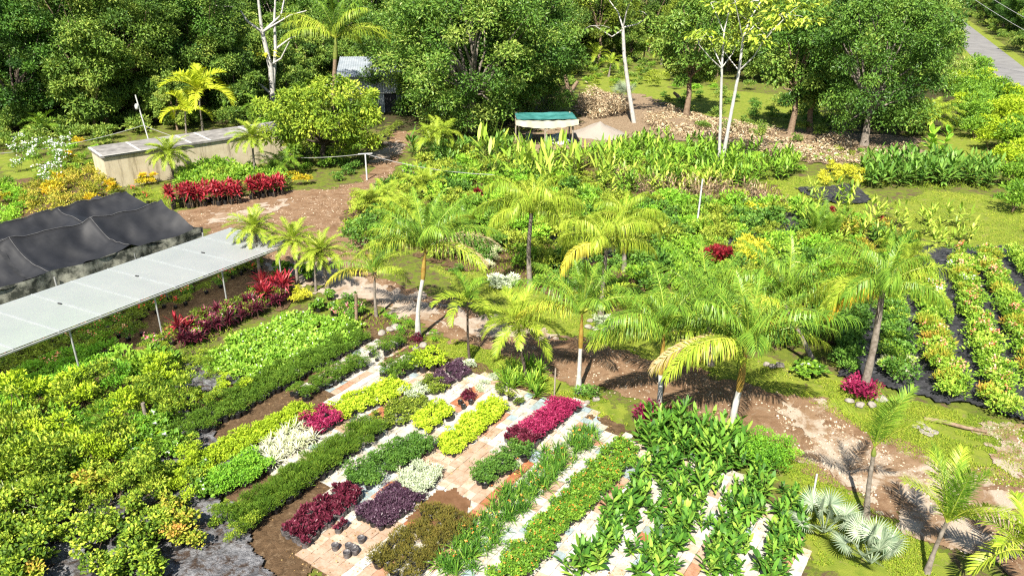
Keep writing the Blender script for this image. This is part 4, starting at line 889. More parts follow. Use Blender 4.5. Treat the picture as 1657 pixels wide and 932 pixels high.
pole('weathered stub trunk standing among the pink flowers', (577, 528), (576, 476), .07, 'bark_tan', 'dead_stub', 'tree stump')
pole('pale cut stub in the yellow shrubs left of the hedge rows', (240, 690), (231, 652), .07, 'bark_grey', 'dead_stub', 'tree stump')
def wire(label, p, q, sag, rad=.02):
    s = np.linspace(0, 1, 24)[:, None]; P = np.array(p)*(1-s)+np.array(q)*s; P[:, 2] -= sag*4*s[:, 0]*(1-s[:, 0])
    c = P[0].copy(); tag(obj('wire', mk('wire', tube(P-c, rad, 5), 'wire', True), None, tuple(c)), label, 'wire')
A2 = at(232, 203, G(243, 235)[1])
wire('sagging wire running left from the lamp pole over the white blossoms', A2, at(-60, 252, 56.), .5)
wire('sagging wire running from the lamp pole to the crossbar pole', A2, B, 1.2)
wire('sagging wire running right from the crossbar pole over the field', B, at(800, 283, 46.), .3)
wire('upper power line crossing high over the asphalt road', at(1560, -12, 120), at(1720, 82, 100), .3, .03)
wire('lower power line crossing high over the asphalt road', at(1575, -22, 120), at(1720, 60, 100), .3, .03)

# stones, logs, planks
def stone(label, u, v, r0, group=None, flatz=.6):
    p = G(u, v); tag(obj('rock', mk('rock', blob((0, 0, r0*flatz*.5), (r0, r0*random.uniform(.7, 1), r0*flatz), random.uniform(0, 50), 9, .3), 'rock', True), None, tuple(p), random.uniform(0, 6)), label, 'rock', group)
for us, lb, gr, r0 in (
    ([(952, 530), (964, 534), (978, 535), (990, 531), (1000, 524), (955, 520)], 'pale stone in the ring round the palm bed beyond the track', 'stone ring round the palm bed', .16),
    ([(1374, 650), (1391, 657), (1410, 656), (1426, 648)], 'large pale boulder at the foot of the orange fronded palm', 'boulders at the foot of the orange fronded palm', .17),
    ([(1240, 590), (1250, 594), (1262, 592), (1292, 601), (1304, 607)], 'pale edging stone by the small green mound beyond the track', 'edging stones by the green mound', .14),
    ([(618, 540), (630, 535), (642, 532)], 'grey boulder at the far end of the hedge rows', 'boulders at the end of the hedge rows', .22),
    ([(685, 560), (673, 565)], 'pale boulder at the foot of the tallest left palm', 'boulders at the foot of the tallest left palm', .2),
    ([(925, 655), (938, 660), (950, 652), (965, 647)], 'pale stone at the end of the crimson bed', 'stones at the end of the crimson bed', .13)):
    for u, v in us: stone(lb, u, v, r0*random.uniform(.8, 1.2), gr)
for u, v in ((1492, 698), (1503, 703), (1512, 699), (1500, 693), (1482, 690), (1490, 684)):
    stone('flat pale stepping stone on the grass by the log', u, v, .14, 'stepping stones by the log', .15)
p, q = G(1495, 677, .07), G(1597, 698, .07); d = q-p
tag(obj('log', mk('log', tube([[0, 0, 0], d*.33+[0, .05, .01], d*.66+[0, -.04, 0], d], [.07, .075, .06, .05], 8), 'bark_tan', True), None, tuple(p)), 'thin straight log lying on the grass beside the track', 'log')
for (u0, v0, u1, v1, lb) in ((10, 652, 190, 560, 'long timber edging board behind the green pot row'), (90, 668, 210, 590, 'long timber edging board in front of the green pot row'), (250, 560, 450, 455, 'timber edging board between the flower benches')):
    p, q = G(u0, v0, .14), G(u1, v1, .14); tag(obj('edging_board', mk('edging_board', bar((0, 0, 0), q-p, .05, .16), 'old_wood'), None, tuple(p)), lb, 'board')
def snag(label, base, pts_list, rad):
    b = G(*base); ch = []
    for pts in pts_list:
        P = np.array([at(u, v, b[1])-b for u, v in pts]); P[0][2] = -.1 if pts[0] == base else P[0][2]
        ch += tube(P, np.linspace(rad, rad*.55, len(P)), 8)
    tag(obj('dead_tree', mk('dead_tree', ch, 'bark_tan', True), None, tuple(b)), label, 'dead tree')
snag('forked bare brown stump behind the dry brush heap', (922, 165), [[(922, 165), (920, 150), (917, 135), (914, 118)], [(921, 152), (928, 142), (935, 132)]], .3)
snag('short broken branch leaning on the trunk by the windrow', (1104, 165), [[(1104, 165), (1096, 155), (1090, 150)]], .25)
# ---------------------------------------------------------------- nursery beds in the foreground
bed('dark_shrub', 'conifer_shrub', [(255, 752), (600, 556), (572, 538), (228, 720)], 46, 4, 'dark green fine leaved potted shrub in the long left hand hedge row', 'potted shrub', 'shrubs of the long left hedge row')
bed('dark_shrub', 'conifer_shrub', [(490, 654), (600, 596), (580, 584), (468, 640)], 14, 3, 'dark green fine leaved potted shrub in the short row beside the cream path', 'potted shrub', 'shrubs of the short row beside the cream path')
bed('dark_shrub', 'conifer_shrub', [(610, 588), (662, 562), (645, 550), (592, 574)], 5, 3, 'dark green potted shrub in the small block by the grey boulders', 'potted shrub', 'shrubs of the block by the grey boulders')
bed('dark_shrub', 'conifer_shrub', [(634, 626), (680, 602), (658, 586), (612, 608)], 6, 3, 'dark green potted shrub at the far end of the lime bed', 'potted shrub', 'shrubs at the far end of the lime bed')
bed('feathery_shrub', 'feathery_shrub', [(400, 868), (622, 706), (590, 690), (362, 846)], 27, 4, 'dark green fine leaved potted shrub in the long middle row left of the maroon bags', 'potted shrub', 'shrubs of the long middle row')
bed('clipped_shrub', 'clipped_shrub', [(588, 798), (706, 730), (680, 708), (556, 776)], 14, 4, 'dark green fine leaved potted shrub in the block above the maroon bags', 'potted shrub', 'shrubs of the block above the maroon bags')
bed('clipped_shrub', 'clipped_shrub', [(785, 796), (864, 742), (838, 724), (762, 776)], 9, 3, 'dark green potted shrub in the row below the crimson bed', 'potted shrub', 'shrubs of the row below the crimson bed')
bed('chartreuse_plant', 'yellow_green_plant', [(278, 800), (510, 676), (486, 660), (252, 778)], 28, 4, 'low yellow green potted plant in the long row by the left hedge', 'potted plant', 'yellow green plants of the long left row')
bed('lime_plant', 'lime_plant', [(556, 686), (664, 636), (640, 618), (530, 666)], 12, 5, 'bright lime potted plant in the block by the terracotta path', 'potted plant', 'lime plants by the terracotta path')
bed('lime_plant', 'lime_plant', [(732, 746), (824, 666), (796, 650), (704, 728)], 14, 5, 'bright lime potted plant in the double row right of the pink tiles', 'potted plant', 'lime plants right of the pink tiles')
bed('lime_plant', 'lime_plant', [(690, 706), (738, 680), (712, 655), (664, 682)], 6, 4, 'bright lime potted plant in the small block above the dark hedge', 'potted plant', 'lime plants above the dark hedge block')
bed('crimson_plant', 'crimson_plant', [(515, 712), (556, 688), (526, 664), (484, 688)], 6, 4, 'crimson leaved potted plant in the small block beside the spider plants', 'potted plant', 'crimson plants beside the spider plants')
bed('spider_plant', 'spider_plant', [(440, 762), (518, 712), (488, 690), (410, 736)], 8, 4, 'cream striped grassy potted plant in the pale block on the left', 'potted plant', 'cream grassy plants of the pale block')
bed('green_shrub', 'bright_green_plant', [(352, 812), (440, 768), (412, 744), (326, 786)], 9, 4, 'bright green potted plant in the block left of the spider plants', 'potted plant', 'bright green plants left of the spider plants')
bed('leaf_mix_plant', 'bronze_plant', [(632, 704), (700, 662), (668, 640), (598, 680)], 9, 4, 'green and bronze potted plant in the mixed row beside the salmon path', 'potted plant', 'bronze green plants of the mixed row')
bed('silver_plant', 'silver_plant', [(668, 656), (700, 640), (684, 622), (650, 640)], 4, 3, 'silver grey potted plant at the end of the mixed row', 'potted plant', 'silver plants at the end of the mixed row')
bed('leaf_mix_plant', 'bronze_plant', [(700, 644), (730, 630), (702, 612), (676, 628)], 4, 3, 'bronze potted plant between the silver and dark purple plants', 'potted plant', 'bronze plants between silver and purple')
bed('maroon_plant', 'maroon_plant', [(494, 888), (590, 808), (560, 788), (454, 866)], 15, 5, 'thin maroon plant in a grey bag at the left edge of the tiles', 'potted plant', 'maroon plants in grey bags')
bed('purple_plant', 'purple_plant', [(620, 862), (682, 812), (636, 790), (572, 838)], 9, 7, 'blackish purple potted plant in the block on the pink tiles', 'potted plant', 'purple plants on the pink tiles')
bed('silver_plant', 'silver_plant', [(682, 810), (716, 774), (676, 752), (640, 786)], 6, 6, 'silver green potted plant in the block next to the wet soil', 'potted plant', 'silver plants next to the wet soil')
bed('purple_plant', 'purple_plant', [(720, 634), (768, 606), (744, 588), (696, 614)], 7, 4, 'blackish purple potted plant in the block by the thin palm', 'potted plant', 'purple plants by the thin palm')
bed('crimson_plant', 'crimson_plant', [(872, 718), (936, 666), (904, 650), (838, 700)], 12, 6, 'crimson leaved potted plant in the large bright bed by the track', 'potted plant', 'crimson plants of the large bright bed')
bed('maroon_plant', 'maroon_plant', [(852, 736), (876, 716), (836, 696), (812, 716)], 4, 6, 'maroon plant in a grey bag at the near end of the crimson bed', 'potted plant', 'maroon plants at the end of the crimson bed')
bed('olive_plant', 'grassy_plant', [(660, 950), (775, 850), (705, 818), (596, 912)], 13, 7, 'olive brown wispy plant in the untidy bed at the bottom centre', 'plant', 'olive plants of the untidy bed', skip=.15)
bed('lily_plant', 'lily_plant', [(738, 945), (968, 710), (938, 692), (698, 920)], 26, 3, 'strap leaved lily with orange blooms in the long row', 'lily', 'lilies of the long row')
bed('orange_bloom_plant', 'orange_flowered_plant', [(830, 955), (1040, 738), (1000, 712), (785, 938)], 28, 5, 'small green potted plant with orange flowers in the long bed left of the gingers', 'potted plant', 'orange flowered plants of the long bed')
G1 = [(885, 950), (960, 860), (1030, 760), (1062, 715), (1150, 720), (1250, 745), (1300, 830), (1310, 960)]
for q, n_ in (([(948, 945), (1096, 735), (1078, 728), (918, 938)], 24), ([(1052, 945), (1172, 765), (1148, 755), (1026, 940)], 20), ([(1160, 945), (1246, 785), (1222, 775), (1136, 940)], 18), ([(1262, 945), (1294, 815), (1274, 800), (1236, 940)], 14)):
    bed('ginger_clump', 'ginger_plant', q, n_, 1, 'broad leaved green ginger clump in the dense rows on the white tiles', 'ginger plant', 'gingers of the dense rows', (.8, 1.35), .45, .05)
scatter(['ginger_clump'], 'ginger_plant', [(940, 935), (1090, 740), (1240, 770), (1305, 935)], 30, .42, 'stray ginger clump standing on the white tiles between the rows', 'ginger plant', 'stray gingers between the rows', (.7, 1.1))
scatter(['tall_ginger'], 'ginger_plant', [(1040, 735), (1060, 695), (1130, 700), (1195, 725), (1200, 765)], 24, .4, 'tall ginger with upright leaves at the back edge of the dense bed', 'ginger plant', 'tall gingers at the back of the bed', (.9, 1.25))
for u, v in ((548, 862), (557, 855)): plant('maroon_plant', 'maroon_plant', G(u, v)[:2], 'lone maroon plant in a grey bag on the bare tiles', 'potted plant', 'lone maroon plants on the tiles')
for u, v in ((543, 890), (565, 890), (572, 893), (562, 902), (585, 878), (575, 897)):
    tag(obj('plant_pot', POTG, None, (*G(u, v)[:2], .03), random.random()*6), 'small grey bag with a dead plant on the pink tiles', 'plant pot', 'empty bags on the pink tiles')
for u, v in ((745, 655), (758, 648), (750, 662), (762, 655)):
    tag(obj('plant_pot', POT, None, (*G(u, v)[:2], .03), 0), 'small black pot on the white tiles under the dark wine bush', 'plant pot', 'black pots under the wine bush')
plant('wine_bush', 'wine_bush', G(758, 648)[:2], 'round dark wine red bush at the end of the salmon path', 'bush', sc=.85)
plant('silver_cushion', 'silver_cushion', G(762, 592)[:2], 'white grey cushion plant round the foot of the thin palm', 'plant', sc=.95)
for u, v in ((785, 622), (800, 612), (775, 632)): plant('silver_cushion', 'silver_cushion', G(u, v)[:2], 'silver cushion plant by the lime double row', 'plant', 'silver cushions by the lime row', .6)
for u, v in ((813, 640), (826, 648), (838, 655), (806, 630)): plant('leaf_mix_plant', 'bronze_plant', G(u, v)[:2], 'mixed leaf plant at the far end of the lime double row', 'potted plant', 'mixed plants past the lime row', 1.2)
scatter('sword_plant', 'sword_plant', [(820, 640), (815, 610), (850, 592), (885, 615), (880, 645)], 9, .4, 'bright green sword leaved clump under the low feathery palm', 'plant', 'sword plants under the feathery palm', (.9, 1.2))
plant('dark_row_shrub', 'round_bush', G(950, 640)[:2], 'low dark clipped mound at the foot of the rust shafted palm', 'bush', sc=(.95, .95, .5))
for u, v, lb, s in ((1062, 684, 'crimson skirt of leaves round the foot of the middle track palm', 1.65), (1394, 640, 'crimson skirt of leaves round the foot of the orange fronded palm', 1.6), (672, 552, 'dark wine red bush at the foot of the tallest left palm', .8)):
    for _ in range(1): plant('crimson_skirt' if 'crimson' in lb else 'wine_bush', 'red_bush', G(u, v)[:2], lb, 'bush', sc=s)
for u, v, s in ((1240, 768, 1.25), (1262, 752, 1.15), (1218, 752, 1.15), (1238, 738, 1.1)): plant('fine_bush', 'fine_bush', G(u, v)[:2], 'large fine leaved green bush beside the track at the gingers', 'bush', 'fine bushes beside the track', s)
plant('round_leaf_shrub', 'round_bush', G(1307, 605)[:2], 'small bright green mound with edging stones beyond the track', 'bush', sc=(1.5, 1.5, .8))
for u, v in ((700, 580), (712, 595), (690, 590), (675, 585), (700, 600), (685, 602)): plant('chartreuse_plant', 'yellow_green_plant', G(u, v)[:2], 'leafy green plant below the tallest left palm', 'plant', 'leafy plants below the tallest left palm', 1.9)
for u, v in ((648, 545), (660, 535), (638, 530), (625, 520), (703, 555)): plant('columnar_shrub', 'columnar_shrub', G(u, v)[:2], 'small upright green shrub by the grey boulders', 'shrub', 'upright shrubs by the boulders', random.uniform(.9, 1.3))
plant('silver_cushion', 'silver_cushion', G(482, 606)[:2], 'pale tuft at the edge of the vine bed', 'plant', sc=.7)
scatter('vine_plant', 'flowering_vine', [(325, 590), (400, 545), (470, 520), (545, 520), (590, 535), (560, 560), (470, 605), (430, 625), (350, 605)], 165, .31, 'leafy green vine with small white flowers in the broad central bed', 'vine', 'white flowered vines of the broad bed', (.8, 1.55))

# ---------------------------------------------------------------- big shrubs on the left
LS = [(-30, 830), (-30, 690), (120, 640), (235, 600), (290, 620), (300, 665), (240, 720), (200, 770), (90, 800)]
scatter(['twig_shrub', 'twig_shrub', 'fine_bush', 'gold_twig_shrub', 'fine_bush', 'twig_shrub', 'field_shrub'], 'wild_shrub', LS, 50, .72, 'bushy yellow green shrub in the overgrown mass at the left', 'shrub', 'overgrown yellow green shrubs at the left', (.75, 1.6))
scatter(['gold_twig_shrub', 'twig_shrub'], 'wild_shrub', [(200, 610), (270, 555), (330, 590), (400, 640), (340, 680), (270, 690)], 24, .6, 'low yellowish shrub between the vine bed and the overgrown mass', 'shrub', 'low yellowish shrubs by the vine bed', (.55, .85))
scatter(['leafy_shrub', 'leafy_shrub', 'leafy_shrub', 'leafy_shrub', 'twig_shrub', 'leafy_shrub', 'amber_shrub'], 'leafy_shrub', [(-40, 960), (-40, 830), (100, 790), (240, 775), (250, 815), (120, 840), (70, 960)], 38, .52, 'large leaved yellow green potted shrub at the lower left edge', 'potted shrub', 'large leaved potted shrubs at the lower left', (.95, 1.35))
scatter(['leafy_shrub'], 'leafy_shrub', [(130, 870), (190, 830), (260, 850), (300, 960), (150, 960)], 13, .5, 'leafy potted shrub standing on the grey ground cloth', 'potted shrub', 'leafy potted shrubs on the grey cloth', (.8, 1.2))
for u, v, s in ((285, 840, 1.0), (305, 865, 1.1), (290, 890, 1.0), (320, 890, .8)): plant('amber_shrub', 'amber_shrub', G(u, v)[:2], 'potted shrub with amber tinted leaves on the grey cloth edge', 'potted shrub', 'amber shrubs on the grey cloth', s)
scatter('round_leaf_shrub', 'round_leaf_shrub', [(200, 720), (250, 690), (280, 730), (250, 765), (205, 750)], 8, .42, 'round leaved green shrub with white blooms before the hedge row', 'shrub', 'round leaved shrubs before the hedge', (.9, 1.2))
scatter('spider_plant', 'spider_plant', [(-20, 830), (0, 800), (50, 800), (40, 835)], 6, .4, 'large cream grassy clump at the left edge of the picture', 'plant', 'cream grassy clumps at the left edge', (1.8, 2.3))
scatter(['leafy_shrub', 'twig_shrub', 'round_leaf_shrub', 'gold_twig_shrub'], 'edge_shrub', [(215, 770), (250, 715), (330, 735), (340, 790), (320, 835), (240, 815)], 20, .5, 'mixed shrub on the grey cloth between the hedge end and the amber shrubs', 'shrub', 'mixed shrubs on the grey cloth', (.6, .95))
scatter(['twig_shrub', 'leafy_shrub'], 'edge_shrub', [(330, 830), (370, 815), (420, 870), (380, 900)], 7, .5, 'low shrub at the near end of the long middle row', 'shrub', 'low shrubs at the near end of the middle row', (.4, .6))
scatter(['twig_shrub', 'gold_twig_shrub'], 'tall_shrub', [(-20, 800), (-20, 690), (120, 650), (240, 620), (280, 650), (190, 740), (90, 790)], 13, 1.5, 'tall bushy shrub rising above the overgrown mass at the left', 'shrub', 'tall shrubs above the overgrown mass', (1.5, 2.0))
# benches of pots under and beside the canopy
bed('green_shrub', 'bench_plant', [(-10, 680), (205, 590), (175, 552), (-10, 630)], 22, 3, 'bright green potted plant in the row between the timber boards', 'potted plant', 'bright green pots between the boards', (1.2, 1.5))
for q, n, kd, lb, gp_ in (([(0, 640), (240, 540), (220, 505), (0, 600)], 42, ['bench_shrub', 'bench_shrub', 'bench_shrub', 'bench_coral_shrub'], 'olive green potted shrub under the near eave of the canopy', 'olive potted shrubs under the near eave'),
        ([(230, 530), (440, 430), (420, 400), (240, 480)], 44, ['bench_shrub', 'bench_rose_shrub', 'bench_coral_shrub', 'bench_shrub'], 'potted shrub in the mixed flowering bench under the canopy', 'mixed flowering shrubs under the canopy'),
        ([(-60, 590), (0, 600), (240, 490), (400, 420), (370, 385), (180, 470)], 60, ['bench_shrub'], 'shaded potted shrub at the back of the canopy', 'shaded shrubs at the back of the canopy')):
    scatter(kd, 'bench_shrub', q, n, .45, lb, 'potted shrub', gp_, (.9, 1.3))
scatter(['bench_pink_shrub', 'bench_coral_shrub', 'green_shrub', 'bench_shrub'], 'bench_shrub', [(225, 570), (330, 520), (440, 460), (462, 490), (300, 560)], 26, .42, 'potted flowering shrub in front of the canopy posts', 'potted shrub', 'flowering shrubs before the canopy posts', (.9, 1.3))
bed('cordyline', 'cordyline', [(292, 570), (470, 492), (455, 470), (275, 548)], 14, 3, 'dark red strap leaved potted plant in the row before the canopy', 'cordyline', 'dark red plants before the canopy', (.65, .95))
for u, v in ((432, 492), (446, 480), (300, 545), (455, 470), (425, 476)): plant('red_cordyline', 'cordyline', G(u, v)[:2], 'bright red strap leaved plant rising above the dark red row', 'cordyline', 'bright red plants above the row', 1.4)
scatter('bench_rose_shrub', 'bench_shrub', [(60, 560), (0, 610), (0, 585), (60, 535)], 5, .4, 'potted shrub with coral red flowers at the left end of the canopy', 'potted shrub', 'red flowered shrubs at the left canopy end', (1, 1.2))
for u, v in ((478, 492), (488, 488), (496, 484), (484, 478)): plant('yellow_field_shrub', 'yellow_shrub', G(u, v)[:2], 'bright yellow shrub at the right end of the canopy row', 'shrub', 'bright yellow shrubs by the canopy end', .5)
scatter(['dark_row_shrub', 'round_leaf_shrub'], 'mixed_shrub', [(500, 500), (520, 480), (570, 490), (600, 510), (560, 525)], 9, .5, 'dark green shrub beside the weathered stub', 'shrub', 'dark shrubs beside the stub', (.6, .9))
for u, v in ((555, 518), (570, 515), (560, 505), (582, 512), (545, 512)): plant('bench_pink_shrub', 'pink_shrub', G(u, v)[:2], 'small shrub with pink flowers by the weathered stub', 'shrub', 'pink flowered shrubs by the stub', .9)
for u, v in ((455, 458), (460, 445), (500, 455)): plant('round_leaf_shrub', 'mixed_shrub', G(u, v)[:2], 'young leafy shrub between the small palms by the canopy', 'shrub', 'young shrubs by the canopy palms', 1.2)

# ---------------------------------------------------------------- upper left garden
for q, a_, nme in (([(280, 340), (392, 332), (388, 318), (276, 324)], 11, 'left'), ([(406, 328), (462, 318), (456, 306), (400, 314)], 6, 'right')):
    bed('red_ti_plant', 'red_ti_plant', q, a_, 2, 'bright red leaved potted plant in the %s row before the concrete tank' % nme, 'potted plant', 'red plants of the %s row' % nme, (.85, 1.1))
scatter('field_shrub', 'garden_shrub', [(290, 318), (300, 285), (370, 275), (440, 290), (455, 305), (380, 315)], 30, .7, 'green shrub between the red plants and the concrete block', 'shrub', 'green shrubs before the concrete block', (1.1, 1.7))
for u, v, s in ((350, 300, 1.4), (315, 300, 1.1), (335, 308, 1.1)): plant('light_field_shrub', 'garden_shrub', G(u, v)[:2], 'tall pale shrub against the concrete block wall', 'shrub', 'pale shrubs against the block wall', s)
for u, v in ((232, 300), (245, 298), (222, 296), (185, 312), (178, 306)): plant('croton_shrub', 'croton_shrub', G(u, v)[:2], 'golden leaved shrub at the corner of the concrete block', 'shrub', 'golden shrubs at the block corner', random.uniform(.7, .9))
scatter('white_bloom_shrub', 'white_flower_shrub', [(30, 290), (30, 240), (120, 235), (130, 290), (80, 320)], 13, 1.3, 'shrub covered in white blossoms in the upper left garden', 'shrub', 'white blossom shrubs of the upper left garden', (.8, 1.15))
scatter(['yellow_back_shrub', 'yellow_back_shrub', 'yellow_back_shrub', 'yellow_back_shrub', 'croton_shrub'], 'golden_shrub', [(40, 345), (50, 300), (150, 280), (175, 300), (150, 335), (90, 350)], 20, 1.0, 'golden olive shrub behind the shade house', 'shrub', 'golden shrubs behind the shade house', (.8, 1.1))
scatter(['field_shrub', 'vivid_field_shrub'], 'garden_shrub', [(-30, 380), (-30, 310), (50, 310), (60, 345), (20, 375)], 12, .9, 'green shrub at the left edge behind the shade house', 'shrub', 'green shrubs at the left edge', (.9, 1.3))
scatter(['light_field_shrub', 'vivid_field_shrub', 'field_shrub'], 'garden_shrub', [(100, 285), (110, 245), (170, 245), (172, 300)], 12, 1.0, 'low green shrub left of the concrete block', 'shrub', 'low shrubs left of the concrete block', (.7, 1.0))
for u, v in ((130, 240), (112, 262), (98, 300), (8, 330)): plant('croton_shrub', 'croton_shrub', G(u, v)[:2], 'shrub with orange and yellow leaves among the white blossoms', 'shrub', 'orange leaved shrubs among the blossoms', .9)
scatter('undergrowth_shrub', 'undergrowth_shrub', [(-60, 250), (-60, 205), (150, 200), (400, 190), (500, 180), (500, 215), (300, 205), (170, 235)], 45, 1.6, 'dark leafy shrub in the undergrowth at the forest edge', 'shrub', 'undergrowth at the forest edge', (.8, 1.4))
for u, v in ((205, 335), (218, 318), (240, 330)): plant('bench_rose_shrub', 'garden_shrub', G(u, v)[:2], 'small red flowered shrub on the grass behind the shade house', 'shrub', 'red flowered shrubs on the grass', 1.2)

# ---------------------------------------------------------------- planted field in the middle
MF = [(570, 400), (560, 350), (640, 300), (720, 255), (800, 260), (1000, 330), (1010, 400), (900, 440), (760, 440), (640, 400)]
scatter(['field_shrub', 'light_field_shrub', 'dark_field_shrub', 'light_field_shrub', 'vivid_field_shrub'], 'field_shrub', MF, 150, .8, 'green shrub among the palms of the middle field', 'shrub', 'shrubs among the palms of the middle field', (1.0, 1.6))
scatter(['light_field_shrub', 'vivid_field_shrub', 'field_shrub', 'dark_field_shrub'], 'field_shrub', [(1000, 400), (990, 330), (1180, 330), (1330, 350), (1345, 420), (1340, 500), (1180, 500), (1020, 470)], 110, .8, 'green shrub in rows right of the white stake', 'shrub', 'shrubs in rows right of the white stake', (.95, 1.5))
scatter(['light_field_shrub', 'light_ginger', 'field_ginger'], 'field_plant', [(830, 290), (840, 258), (1000, 262), (1200, 280), (1240, 310), (1000, 330)], 85, .9, 'leafy green plant in the open field before the sand pile', 'plant', 'leafy plants before the sand pile', (.7, 1.2))
scatter(['field_ginger', 'vivid_field_shrub', 'field_ginger'], 'field_plant', [(960, 250), (1050, 235), (1160, 248), (1300, 268), (1285, 292), (1150, 292), (1000, 275)], 80, .95, 'lush bright green plant in the band before the brush windrow', 'plant', 'lush plants before the windrow', (.8, 1.2))
for rw in range(5):
    u0, v0 = 1000+rw*52, 292+rw*6
    for k in range(9): plant('brown_ginger', 'withered_plant', G(u0+k*6, v0+k*3.8)[:2], 'withered brown stemmed plant in the drying rows of the field', 'plant', 'withered plants of the drying rows', random.uniform(.8, 1.1))
scatter('light_ginger', 'young_ginger', [(1300, 380), (1310, 310), (1400, 340), (1570, 370), (1600, 395), (1480, 410), (1370, 410)], 24, 1.5, 'young leafy plant dotted over the bright lawn', 'plant', 'young plants dotted over the lawn', (.7, 1.1))
scatter('dark_ginger', 'ginger_clump', [(1395, 305), (1410, 270), (1500, 275), (1620, 285), (1610, 305), (1500, 300)], 30, 1.0, 'dark green arching leaf clump in the band behind the lawn', 'plant', 'dark leaf clumps behind the lawn', (.8, 1.1))
scatter('yellow_field_shrub', 'golden_shrub', [(1325, 300), (1330, 275), (1400, 285), (1390, 305)], 11, 1.0, 'low yellow green shrub beside the dark leaf band', 'shrub', 'yellow shrubs beside the dark leaf band', (.7, 1.0))
for u, v, s in ((800, 318, 1.0), (770, 330, .9), (808, 312, .8), (756, 335, .7)): plant('red_field_shrub', 'red_shrub', G(u, v)[:2], 'upright red leaved shrub in the middle field', 'shrub', 'red shrubs of the middle field', s)
for u, v, s in ((1138, 430, 1.0), (1150, 436, 1.15), (1166, 438, 1.25), (1158, 428, 1.1)): plant('red_field_shrub', 'red_shrub', G(u, v)[:2], 'deep red upright shrub among the rows behind the palms', 'shrub', 'red shrubs behind the track palms', s)
for u, v, s in ((1225, 352, 1.0), (1238, 356, .9), (1213, 350, .9)): plant('yellow_field_shrub', 'golden_shrub', G(u, v)[:2], 'bright yellow shrub at the near edge of the lawn', 'shrub', 'bright yellow shrubs at the lawn edge', s)
for u, v, s in ((1200, 430, 1.2), (1212, 434, 1.3), (1222, 420, 1.2), (1205, 412, 1.1)): plant('yellow_field_shrub', 'golden_shrub', G(u, v)[:2], 'yellow leaved tall shrub right of the deep red shrubs', 'shrub', 'yellow shrubs right of the deep red ones', s)
for u, v, s in ((1095, 425, 1.3), (1080, 418, 1.2), (1105, 412, 1.1), (1085, 432, 1.1)): plant('vivid_field_shrub', 'green_bush', G(u, v)[:2], 'bright fresh green bush below the white stake', 'bush', 'fresh green bushes below the stake', s)
for u, v, s in ((1150, 398, 1.2), (1166, 392, 1.2), (1180, 386, 1.1), (1192, 376, 1.0), (1140, 406, 1.1)): plant('light_field_shrub', 'row_shrub', G(u, v)[:2], 'light green drooping shrub in the row on black cloth', 'shrub', 'light shrubs in the row on black cloth', s)
for u, v in ((765, 430), (782, 436), (795, 424), (775, 420), (805, 415)): plant('silver_field_shrub', 'silver_shrub', G(u, v)[:2], 'cream white spiky plant behind the tallest left palm', 'plant', 'cream spiky plants behind the left palm', random.uniform(.7, .95))
for u, v in ((812, 470), (820, 462), (806, 458)): plant('silver_cushion', 'silver_cushion', G(u, v)[:2], 'pale blue grey bush beyond the track by the round grey palm', 'bush', 'pale grey bushes beyond the track', 1.6)
for u, v in ((735, 445), (742, 440)): plant('dark_row_shrub', 'round_bush', G(u, v)[:2], 'small dark clipped mound in a stone ring beyond the track', 'bush', 'dark clipped mounds beyond the track', .55)
plant('silver_cushion', 'silver_cushion', G(972, 524)[:2], 'grey green mound inside the stone ring beyond the track', 'plant', sc=1.3)
for u, v in ((965, 530), (985, 528), (1000, 520)): plant('dark_shrub', 'round_bush', G(u, v)[:2], 'low dark filler plant inside the stone ring beyond the track', 'plant', 'low filler plants inside the stone ring', .7)
for u, v in ((1018, 540), (1030, 545), (1024, 535)): plant('yellow_field_shrub', 'golden_shrub', G(u, v)[:2], 'yellow green bush right of the stone ring', 'bush', 'yellow bushes right of the stone ring', .65)
for u, v, s in ((660, 290, .9), (690, 296, 1.0), (675, 300, .9)): plant('dark_cane_clump', 'dark_leaf_plant', G(u, v)[:2], 'blackish leaved cane plant near the dirt lane', 'plant', 'blackish cane plants near the lane', s)
scatter(['heliconia_clump'], 'heliconia', [(820, 310), (770, 285), (790, 262), (900, 268), (985, 285), (980, 315), (880, 322)], 19, 1.5, 'tall banana leaved clump standing in the field before the tarp shelter', 'heliconia', 'tall banana leaved clumps in the field', (.85, 1.25))
plant('dark_round_tree', 'round_tree', G(590, 400)[:2], 'dense dark round topped bush tree at the fork of the track', 'tree', sc=(.95, .95, .85))
plant('dark_round_tree', 'round_tree', G(625, 405)[:2], 'smaller dark bush tree tucked right of the round one at the fork', 'tree', sc=.6)
for u, v, s in ((485, 300, 1), (500, 298, .8), (470, 290, .8)): plant('croton_shrub', 'croton_shrub', G(u, v)[:2], 'variegated yellow green plant on the grass right of the red plants', 'plant', 'variegated plants right of the red block', s*.8)
for u, v in ((600, 240), (606, 232), (612, 236)): plant('croton_shrub', 'croton_shrub', G(u, v)[:2], 'yellow orange shrub in pots beside the dirt lane', 'shrub', 'yellow orange shrubs beside the lane', .7)
for u, v in ((622, 222), (632, 216), (640, 212), (628, 226), (645, 208)): plant('bench_shrub', 'potted_shrub', G(u, v)[:2], 'dark potted plant lining the lane to the metal shed', 'potted shrub', 'dark pots lining the lane', 1.3)
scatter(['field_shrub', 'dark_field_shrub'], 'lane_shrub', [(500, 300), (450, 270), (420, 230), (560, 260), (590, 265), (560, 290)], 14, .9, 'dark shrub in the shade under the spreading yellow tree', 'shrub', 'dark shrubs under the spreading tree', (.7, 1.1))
scatter(['dark_field_shrub', 'field_shrub', 'dark_ginger'], 'shade_shrub', [(660, 260), (690, 235), (820, 235), (860, 240), (830, 262), (720, 270)], 22, 1.0, 'dark leafy shrub along the foot of the giant centre tree', 'shrub', 'dark shrubs at the foot of the giant tree', (.7, 1.1))
